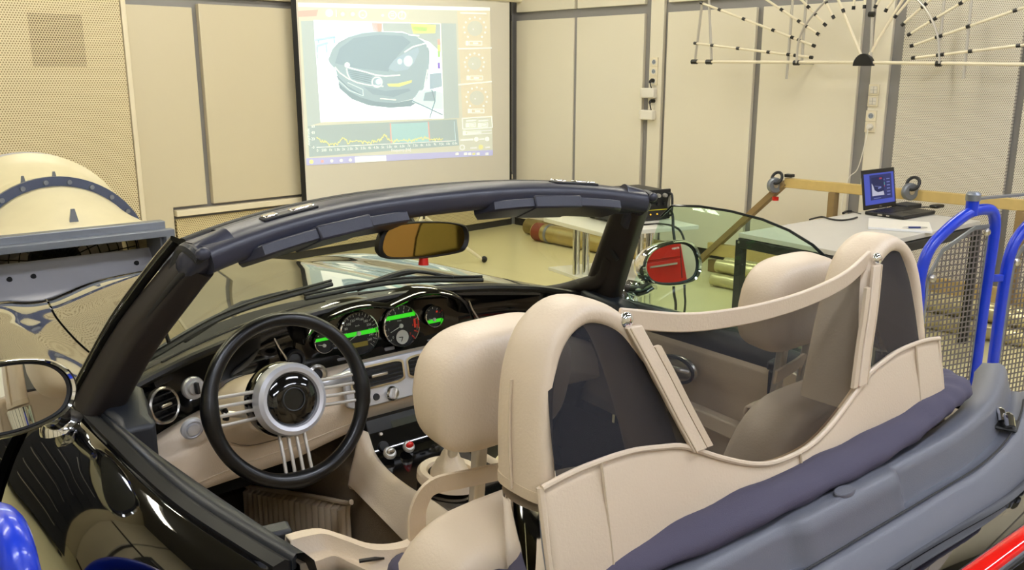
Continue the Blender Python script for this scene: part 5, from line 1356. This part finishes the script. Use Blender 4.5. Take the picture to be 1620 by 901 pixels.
# ---------------------------------------------------------------- tub: floor, tunnel, bulkhead
def slab(name,mat,c,size,bevel=0): mb=MB(); mb.box(c,size); return part(mb,name,mat,bevel=bevel)
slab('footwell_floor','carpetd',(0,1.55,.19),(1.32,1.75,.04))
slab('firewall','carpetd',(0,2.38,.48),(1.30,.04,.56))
slab('rear_bulkhead','leatherd',(0,.73,.56),(1.20,.05,.76))
slab('transmission_tunnel','carpet',(0,1.45,.42),(.31,1.45,.44),.03)
# ribbed pads on the tunnel sides
for s in (-1,1):
    rp_=sub_empty('tunnel_pad',car)
    y0,y1=1.775,2.34
    mb=MB(); n=18; ring=[]
    for i in range(n*8+1):
        f=i/(n*8); y=y0+(y1-y0)*f; bl=.017*abs(math.sin(PI*f*n))**.6; zt=.565-.16*f
        ring.append([V((s*(.172+.03*f),y,.205)),V((s*(.186+.03*f+bl),y,.21)),V((s*(.186+.03*f+bl),y,zt-.012)),V((s*(.178+.03*f),y,zt))])
    mb.loft(ring); mb.build('ribbed_pad',M['carpetr'],rp_,smooth=60)
    mb=MB(); mb.tube(cr([V((s*.186,y0-.004,.21)),V((s*.186,y0-.004,.54)),V((s*.190,y0+.02,.565)),V((s*.215,y1,.405))],6),.006,8); mb.build('pad_piping',M['carpetr'],rp_)
# pedals
for x in (-.50,-.40,-.30):
    mb=MB(); mb.box((x,2.18,.33),(.06,.015,.09),Matrix.Rotation(-.5,3,'X')); pd=part(mb,'pedal','blkm',bevel=.004)

# ---------------------------------------------------------------- seats
def rounded(mb,c,size,R=None,p=4,n=28,m=18,fn=None):
    """superellipsoid cushion"""
    c=V(c)
    def sg(v,e): return math.copysign(abs(v)**e,v)
    e=2/p
    def pt(i,j):
        th=-PI/2+PI*i/m; ph=2*PI*j/n
        x=sg(math.cos(th),e)*sg(math.cos(ph),e); y=sg(math.cos(th),e)*sg(math.sin(ph),e); z=sg(math.sin(th),e)
        o=V((x*size[0]/2,y*size[1]/2,z*size[2]/2))
        if fn: o=fn(o)
        return c+(R@o if R is not None else o)
    rings=[[pt(i,j) for j in range(n)] for i in range(m+1)]
    rings[0]=[pt(.02,j) for j in range(n)]; rings[-1]=[pt(m-.02,j) for j in range(n)]
    return mb.loft(rings)
for s in (-1,1):
    X=s*.365
    st_=sub_empty('seat',car)
    mb=MB(); rounded(mb,(X,1.27,.38),(.48,.56,.20),Matrix.Rotation(.10,3,'X'),5); mb.build('seat_cushion',M['leather'],st_,smooth=80)
    for q in (-1,1):
        mb=MB(); rounded(mb,(X+q*.215,1.27,.42),(.10,.54,.20),Matrix.Rotation(.10,3,'X'),3.5); mb.build('cushion_bolster',M['leather'],st_,smooth=80)
    Rb=Matrix.Rotation(.22,3,'X')
    mb=MB(); rounded(mb,(X,.930,.705),(.46,.15,.60),Rb,5,fn=lambda o:V((o.x*(1-.14*max(0,o.z)/.28),o.y,o.z))); mb.build('seat_back',M['leather'],st_,smooth=80)
    for q in (-1,1):
        mb=MB(); rounded(mb,(X+q*.195,.985,.64),(.10,.17,.46),Rb@Matrix.Rotation(-q*.06,3,'Y'),3.2); mb.build('back_bolster',M['leather'],st_,smooth=80)
    mb=MB(); rounded(mb,(X+.006,.962,1.147),(.250,.105,.180),Matrix.Rotation(.12,3,'X'),3.9,40,28,fn=lambda o:V((o.x*(1-.10*max(0,-o.z)/.09-.17*(max(0,o.z)/.09)**2)+s*0,o.y-.25*o.x*o.x*0,o.z))); mb.build('headrest',M['leather'],st_,smooth=80)
    for q in ((-.008,.085) if s<0 else (.02,.11)):
        mb=MB(); mb.box((X+q,.985,1.0),(.020,.018,.15),Matrix.Rotation(.10,3,'X')); mb.build('headrest_post',M['alup'],st_,bevel=.004)
    # belt guide loop at the outer shoulder
    o=s*.480
    path=cr([(o,.985,.885),(o,.99,.94),(o+(-s)*.003,.988,.975),(o-s*.022,.980,1.003),(o-s*.075,.965,1.006),(o-s*.16,.95,1.004)],6)
    mb=MB(); mb.sweep(path,[(-.014,-.0025),(.014,-.0025),(.014,.0025),(-.014,.0025)],up=(0,1,.15)); mb.build('belt_guide',M['leatherd'],st_,smooth=40)

# ---------------------------------------------------------------- roll hoops
M['hoop']=M['leather']
hoops=[]
for s in (-1,1):
    hp=sub_empty('roll_hoop',car); hoops.append(hp)
    ctrl=[(.452,.90),(.452,1.06),(.448,1.16),(.437,1.225),(.412,1.268),(.37,1.288),(.325,1.276),(.292,1.245),(.262,1.18),(.235,1.10),(.215,1.03)]
    pth=cr([V((s*a,.770+.03*max(0,min(1,(z-1.0)/.3)),z)) for a,z in ctrl],6)
    n=len(pth)
    def prof(k):
        i=round(k*(n-1)); z=pth[i].z; dep=.104-.026*max(0,min(1,(z-1.0)/.3)); return rr(dep,.034,.78,5)
    # keep the section's long side fore-aft
    rings=[]
    for i,q in enumerate(pth):
        d=(pth[min(i+1,n-1)]-pth[max(i-1,0)]).normalized(); sd=V((0,1,0)); u_=d.cross(sd).normalized()
        rings.append([q+sd*a+u_*b_ for a,b_ in prof(i/(n-1))])
    lo=[i for i,q in enumerate(pth) if q.z>1.062 or i>n//2]
    mb=MB(); mb.loft([rings[i] for i in lo]); mb.build('hoop_cover',M['leather'],hp,smooth=60)
    mb=MB(); mb.sweep([q+V((s*.0195,.006,.0)) for i,q in enumerate(pth) if 1.07<q.z<1.22 and i<n//2],rr(.004,.003,.5),up=(0,1,0)); mb.build('cover_seam',M['leatherd'],hp)
    lo2=[i for i,q in enumerate(pth) if q.z<=1.075 and i<n//2]
    mb=MB(); mb.loft([[V((s*(.449-.004*h)+.027*(1-.15*h)*math.cos(2*PI*k/36),.768+.052*(1-.12*h)*math.sin(2*PI*k/36),1.068-.16*h)) for k in range(36)] for h in (0,.15,.35,.6,.85,1)]); mb.build('hoop_base',M['chrome'] if s<0 else M['chrome'],hp,smooth=60)
    mb=MB(); i=lo[0]; mb.loft([[pth[i]+(q-pth[i])*f+V((0,0,h)) for q in rings[i]] for f,h in ((1.03,-.006),(1.05,.0),(1.03,.008))]); mb.build('base_collar',M['leatherd'],hp,smooth=60)

# ---------------------------------------------------------------- wind deflector: nets in a leather frame
wd_=sub_empty('wind_deflector',car)
LT_=[(-.478,1.108),(-.44,1.113),(-.40,1.115),(-.33,1.113),(-.28,1.105),(-.232,1.094),(-.163,1.061),(-.10,1.035),(-.05,1.022),(0,1.019),(.05,1.022),(.10,1.035),(.163,1.061),(.232,1.094),(.28,1.105),(.33,1.113),(.40,1.115),(.44,1.113),(.478,1.108)]
def ltop(x): return sinterp(LT_,x)
def lbot(x): return .985+.10*max(0,abs(x)-.38)**1.0*.5
def ydf(x,z): return .700+.020*(z-1.0)/.1+.25*max(0,abs(x)-.40)**2
def lpnl(u,v):
    x=-.478+.956*u; zt=ltop(x); zb=lbot(x)-.035; z=zb+(zt-zb)*v
    return V((x,ydf(x,z)-.004*math.sin(PI*v),z))
mb=MB(); mb.grid(lpnl,80,10); mb.build('leather_panel',M['leather'],wd_,smooth=80,solid=.006)
mb=MB(); mb.tube([V((x,ydf(x,ltop(x))-.005,ltop(x))) for x in [-.478+.956*i/80 for i in range(81)]],.0042,8); mb.build('top_piping',M['leather'],wd_)
for x in (-.385,.385,.02):
    mb=MB(); mb.tube([V((x+.004*(1-i/8),ydf(x,lbot(x)+(ltop(x)-lbot(x))*i/8)-.0085,lbot(x)-.02+(ltop(x)-lbot(x)+.02)*i/8)) for i in range(9)],.0022,5); mb.build('panel_seam',M['leatherd'],wd_)
for s in (-1,1):
    mb=MB(); mb.tube([V((s*.478,ydf(.478,z)-.002,z)) for z in (.965,1.03,1.08,1.108)],.005,8); mb.build('edge_piping',M['leather'],wd_)
# strap across the top
ST=cr([(-.303,.772,1.272),(-.20,.752,1.252),(-.10,.745,1.243),(0,.742,1.241),(.10,.745,1.244),(.20,.752,1.254),(.303,.772,1.272)],8)
mb=MB(); mb.sweep(ST,[(-.0035,-.0135),(.0035,-.0135),(.0035,.0135),(-.0035,.0135)]); mb.build('top_strap',M['leather'],wd_,bevel=.002)
for s in (-1,1):
    P_=[V((s*.296,.752,1.264)),V((s*.264,.735,1.20)),V((s*.234,.722,1.14)),V((s*.205,.708,1.083))]
    path=cr(P_,6)
    mb=MB(); mb.loft([[q+V((dx,dy,0)) for dx,dy in ((-.0135,-.003),(.0135,-.003),(.0135,.004),(-.0135,.004))] for q in path]); mb.build('side_strap',M['leather'],wd_,bevel=.0015)
    mb=MB(); mb.loft([[q+V((-s*.022+dx,dy,0)) for dx,dy in ((-.006,-.001),(.006,-.001),(.006,.005),(-.006,.005))] for q in path[3:]]); mb.build('net_hem',M['leatherd'],wd_)
    mb=MB(); mb.tube([q+V((s*.009,-.0038,0)) for q in path],.0012,5); mb.build('strap_seam',M['leatherd'],wd_)
    mb=MB(); mb.sphere((s*.303,.758,1.272),(.011,.008,.011),14,10); mb.build('press_stud',M['chrome'],wd_)
    # small net inside the hoop
    inn=[(.437,1.105),(.435,1.17),(.426,1.232),(.402,1.270),(.368,1.284),(.333,1.278),(.300,1.262),(.268,1.19),(.240,1.14),(.212,1.090)]
    top=[V((s*a,.735+.03*(z-1.1)/.17,z)) for a,z in cr([V((a,z,0)) for a,z in inn],4) for a,z in [(a.x,a.y)]] if False else [V((s*q.x*(1+.03*max(0,min(1,(q.x-.36)/.06)) if s<0 else 1-.045*max(0,min(1,(q.x-.36)/.06))),.722+.040*(q.y-1.1)/.17,q.y)) for q in cr([V((a,z,0)) for a,z in inn],4)]
    bot_=[V((s*x,ydf(x,1.1)+.006,ltop(x)-.004)) for x in [.25+(.195 if s<0 else .165)*i/10 for i in range(11)]]
    mb=MB(); mb.poly(top+bot_); mb.build('hoop_net',M['net2'],wd_,smooth=0)
# large net in the middle
def netf(u,v):
    # u along strap, v downwards
    i=u*(len(ST)-1); k=min(int(i),len(ST)-2); a=ST[k].lerp(ST[k+1],i-k)
    x=-.205+.41*u; b_=V((x,ydf(x,ltop(x)),ltop(x))); return a.lerp(b_,v)+V((0,.006,0))
mb=MB(); mb.grid(netf,40,12); mb.build('centre_net',M['net'],wd_)

# ---------------------------------------------------------------- folded roof cloth and rear deck
XS=[-.86+1.72*i/86 for i in range(87)]
def YK(x,k=.42,x0=.33): return k*max(0,abs(x)-x0)**2
def stripe(name,mat,prof,x0=-.84,x1=.84,n=84,sub=False,smooth=70,par=None,yk=YK,**kw):
    """prof(x)-> list of (y,z); a lofted band across the car"""
    mb=MB(); rows=[]
    for i in range(n+1):
        x=x0+(x1-x0)*i/n; rows.append([V((x,y+yk(x),z)) for y,z in prof(x)])
    mb.loft(rows,False,False)
    return mb.build(name,M[mat],par or car,smooth=smooth,**kw)
def wav(x,f,p=0): return math.sin(x*f+p)
# cloth roll
rows=[]
mb=MB(); CP=cr([(-.535,.95,.925),(-.515,.87,.932),(-.478,.785,.942),(-.42,.725,.960),(-.3,.690,.979),(-.15,.675,.988),(0,.672,.988),(.15,.675,.988),(.3,.682,.990),(.42,.700,.994),(.49,.704,.997),(.545,.716,.997),(.578,.745,.996),(.590,.790,.994),(.592,.83,.99)],8)
rg=[]
for i,q in enumerate(CP):
    d=(CP[min(i+1,len(CP)-1)]-CP[max(i-1,0)]).normalized(); up=V((0,0,1)); sd=d.cross(up).normalized()
    w_=(1+.05*math.sin(i*.37)+.03*math.sin(i*1.1+1))*min(1,.62+.08*min(i,len(CP)-1-i))
    rg.append([q+sd*.036*w_*math.cos(2*PI*k/14)+up*(.021*w_*math.sin(2*PI*k/14)+.0015*math.sin(i*.7+k*.8)) for k in range(14)])
mb.loft(rg); rc_=part(mb,'folded_roof_cloth','cloth',smooth=80)
def bump(x): return .5*(1+math.tanh((x+.10)/.012))*.5*(1+math.tanh((.17-x)/.012))
def dz(x): return .010*max(0,abs(x)-.4)
def deckp(x):
    b=bump(x); yb=.655; yr=.630-.022*b
    zs=.968+dz(x)
    return [(yb+.035,zs-.03),(yb+.02,zs-.004),(yb,zs+.004*b),(yr+.012,zs+.004+.008*b),(yr,zs+.0+.006*b),(yr-.006,zs-.010),(yr-.016,zs-.044),(yr-.020,zs-.050),(.592,zs-.048),(.588,zs-.044),(.582,zs-.043),(.572,zs-.048),(.545,zs-.072),(.540,zs-.085),(.545,zs-.11)]
deck=stripe('rear_deck','deck',deckp,-.84,.84,210,smooth=50)
mb=MB(); mb.loft([[V((.03+.022*math.cos(2*PI*k/24)*f,.625+.012*math.sin(2*PI*k/24)*f,.981+h)) for k in range(24)] for f,h in ((1.0,-.003),(1.0,.0015),(.92,.003))]); sp(mb,'oval_cap','deck',deck)
c=at(1130,893,z=.926); mb=MB(); mb.box(c,(.035,.018,.012),Matrix.Rotation(.1,3,'Z')); sp(mb,'drain_slot','blk',deck,bevel=.003)
# gap seal, latch in the deck
stripe('deck_seal','rubber',lambda x:[(.589,.9275+dz(x)),(.587,.9290+dz(x)),(.585,.9275+dz(x))],-.78,.78,80,par=deck)
for s in (-1,1):
    c=at(1576,668,z=.932)
    if s<0: c=V((-c.x,c.y,c.z))
    lk=sub_empty('roof_latch',car)
    mb=MB(); mb.box(c,(.06,.075,.006),Matrix.Rotation(s*.3,3,'Z')); mb.build('latch_pocket',M['blk'],lk,bevel=.01)
    for dx,dy,r in ((-.008,-.02,.009),(.006,-.002,.008),(.016,.018,.008),(-.016,.012,.006)):
        mb=MB(); mb.tube(cr([c+V((dx*1.2-.012,dy*1.2-.010,.008)),c+V((dx*1.2,dy*1.2,.022)),c+V((dx*1.2+.014,dy*1.2+.010,.014))],4),r*.95,10); mb.build('latch_claw',M['chrome'],lk)
# boot lid
def boot(x):
    return [(.548+YKb(x)*0,.893),(.53,.905),(.46,.903),(.30,.900),(.1,.89),(-.2,.872),(-.5,.84),(-.75,.80),(-.9,.765),(-.97,.70)]
def YKb(x): return 0
mb=MB(); rows=[]
for i in range(61):
    x=-.74+1.48*i/60; rows.append([V((x,y+(YK(x) if y>.4 else YK(x)*max(0,(y+.2)/.6)),z-.05*abs(x)**2)) for y,z in boot(x)])
mb.loft(rows,False,False); bl=part(mb,'boot_lid','black',smooth=70)
a=at(1548,899,z=.905); 
mb=MB(); mb.sweep([V((x,.452,.908-.03*x*x)) for x in [-.33+.66*i/24 for i in range(25)]],rr(.030,.018,.7)); sp(mb,'brake_light','redl',bl)
mb=MB(); mb.sweep([V((x,.452,.902-.03*x*x)) for x in [-.345+.69*i/24 for i in range(25)]],rr(.044,.014,.7)); sp(mb,'brake_light_bezel','blk',bl)
# closing fillets between deck and fenders
for s in (-1,1):
    def fil(u,v):
        y=1.02-1.9*v; k=SKD[0]; w_=1
        x0=(.74+.02*0+dxy(max(.9,y))*1)*1.0; a_=V((s*.66,y,.90-.02*v)); b_=V((s*(x0+.012),y,.93+sinterp([(-1.0,-.17),(-.5,-.07),(0,-.03),(.6,-.03),(.92,-.005),(1.02,0)],y)-.004))
        return a_.lerp(b_,u)
    mb=MB(); mb.grid(lambda u,v: fil(u,v),3,30); part(mb,'deck_side','black')

# ---------------------------------------------------------------- quarter trim and door lock
for s in (-1,1):
    q=sub_empty('quarter_trim',car)
    ed=[at(u,v,z=.925) for u,v in ((455,850),(480,843),(510,840),(545,850),(590,864),(640,860),(690,834),(745,806),(790,792))]
    ou=[at(u,v,z=.905) for u,v in ((474,892),(500,888),(530,880),(560,893),(600,908),(650,905),(690,893),(740,880),(790,860))]
    if s>0: ed=[V((-p.x,p.y,p.z)) for p in ed]; ou=[V((-p.x,p.y,p.z)) for p in ou]
    E_=cr(ed,5); O_=cr(ou,5)
    mb=MB(); mb.loft([[e+V((0,.006,-.14)),e+V((0,.010,-.012)),e+V((0,.006,.0)),e.lerp(o_,.22)+V((0,0,.004)),e.lerp(o_,.34)+V((0,0,-.014)),e.lerp(o_,.5)+V((0,0,-.014)),o_,o_+V((0,-.004,-.03))] for e,o_ in zip(E_,O_)],False,False); mb.build('trim_panel',M['leather'],q,smooth=60,solid=.004)
    c=E_[0].lerp(O_[0],.6)
    c=at(588,884,z=.915) if s<0 else V((-at(588,884,z=.915).x,at(588,884,z=.915).y,.915))
    mb=MB(); mb.box(c,(.035,.006,.003),Matrix.Rotation(.4*s,3,'Z')); mb.build('trim_slot',M['blk'],q)
    mb=MB(); rounded(mb,(s*.385,.885,.908),(.19,.13,.085),Matrix.Rotation(.15,3,'X'),3.2); mb.build('shoulder_pad',M['leather'],q,smooth=80)
    lk=sub_empty('door_lock',car)
    c=at(425,880,z=.90); c=V((s*abs(c.x),c.y,c.z))
    mb=MB(); mb.box(c+V((-s*.01,.02,-.03)),(.075,.06,.07),Matrix.Rotation(s*.2,3,'Z')); mb.build('lock_body',M['blk'],lk,bevel=.008)
    mb=MB(); mb.box(c+V((-s*.022,.035,.012)),(.055,.035,.022),Matrix.Rotation(s*.2,3,'Z')); mb.build('lock_cap',M['soft'],lk,bevel=.006)
    for dx,dy,r in ((.012,-.01,.009),(-.02,-.03,.008),(.03,.01,.007)):
        mb=MB(); mb.tube([c+V((s*dx,dy,-.01)),c+V((s*dx,dy-.004,.016))],r,10); mb.build('lock_bolt',M['steel'],lk)
    mb=MB(); mb.tube(cr([c+V((s*.035,.04,.005)),c+V((s*.02,.02,.022)),c+V((s*.03,-.02,.018)),c+V((s*.01,-.05,.01))],5),.006,8); mb.build('lock_spring',M['blkm'],lk)
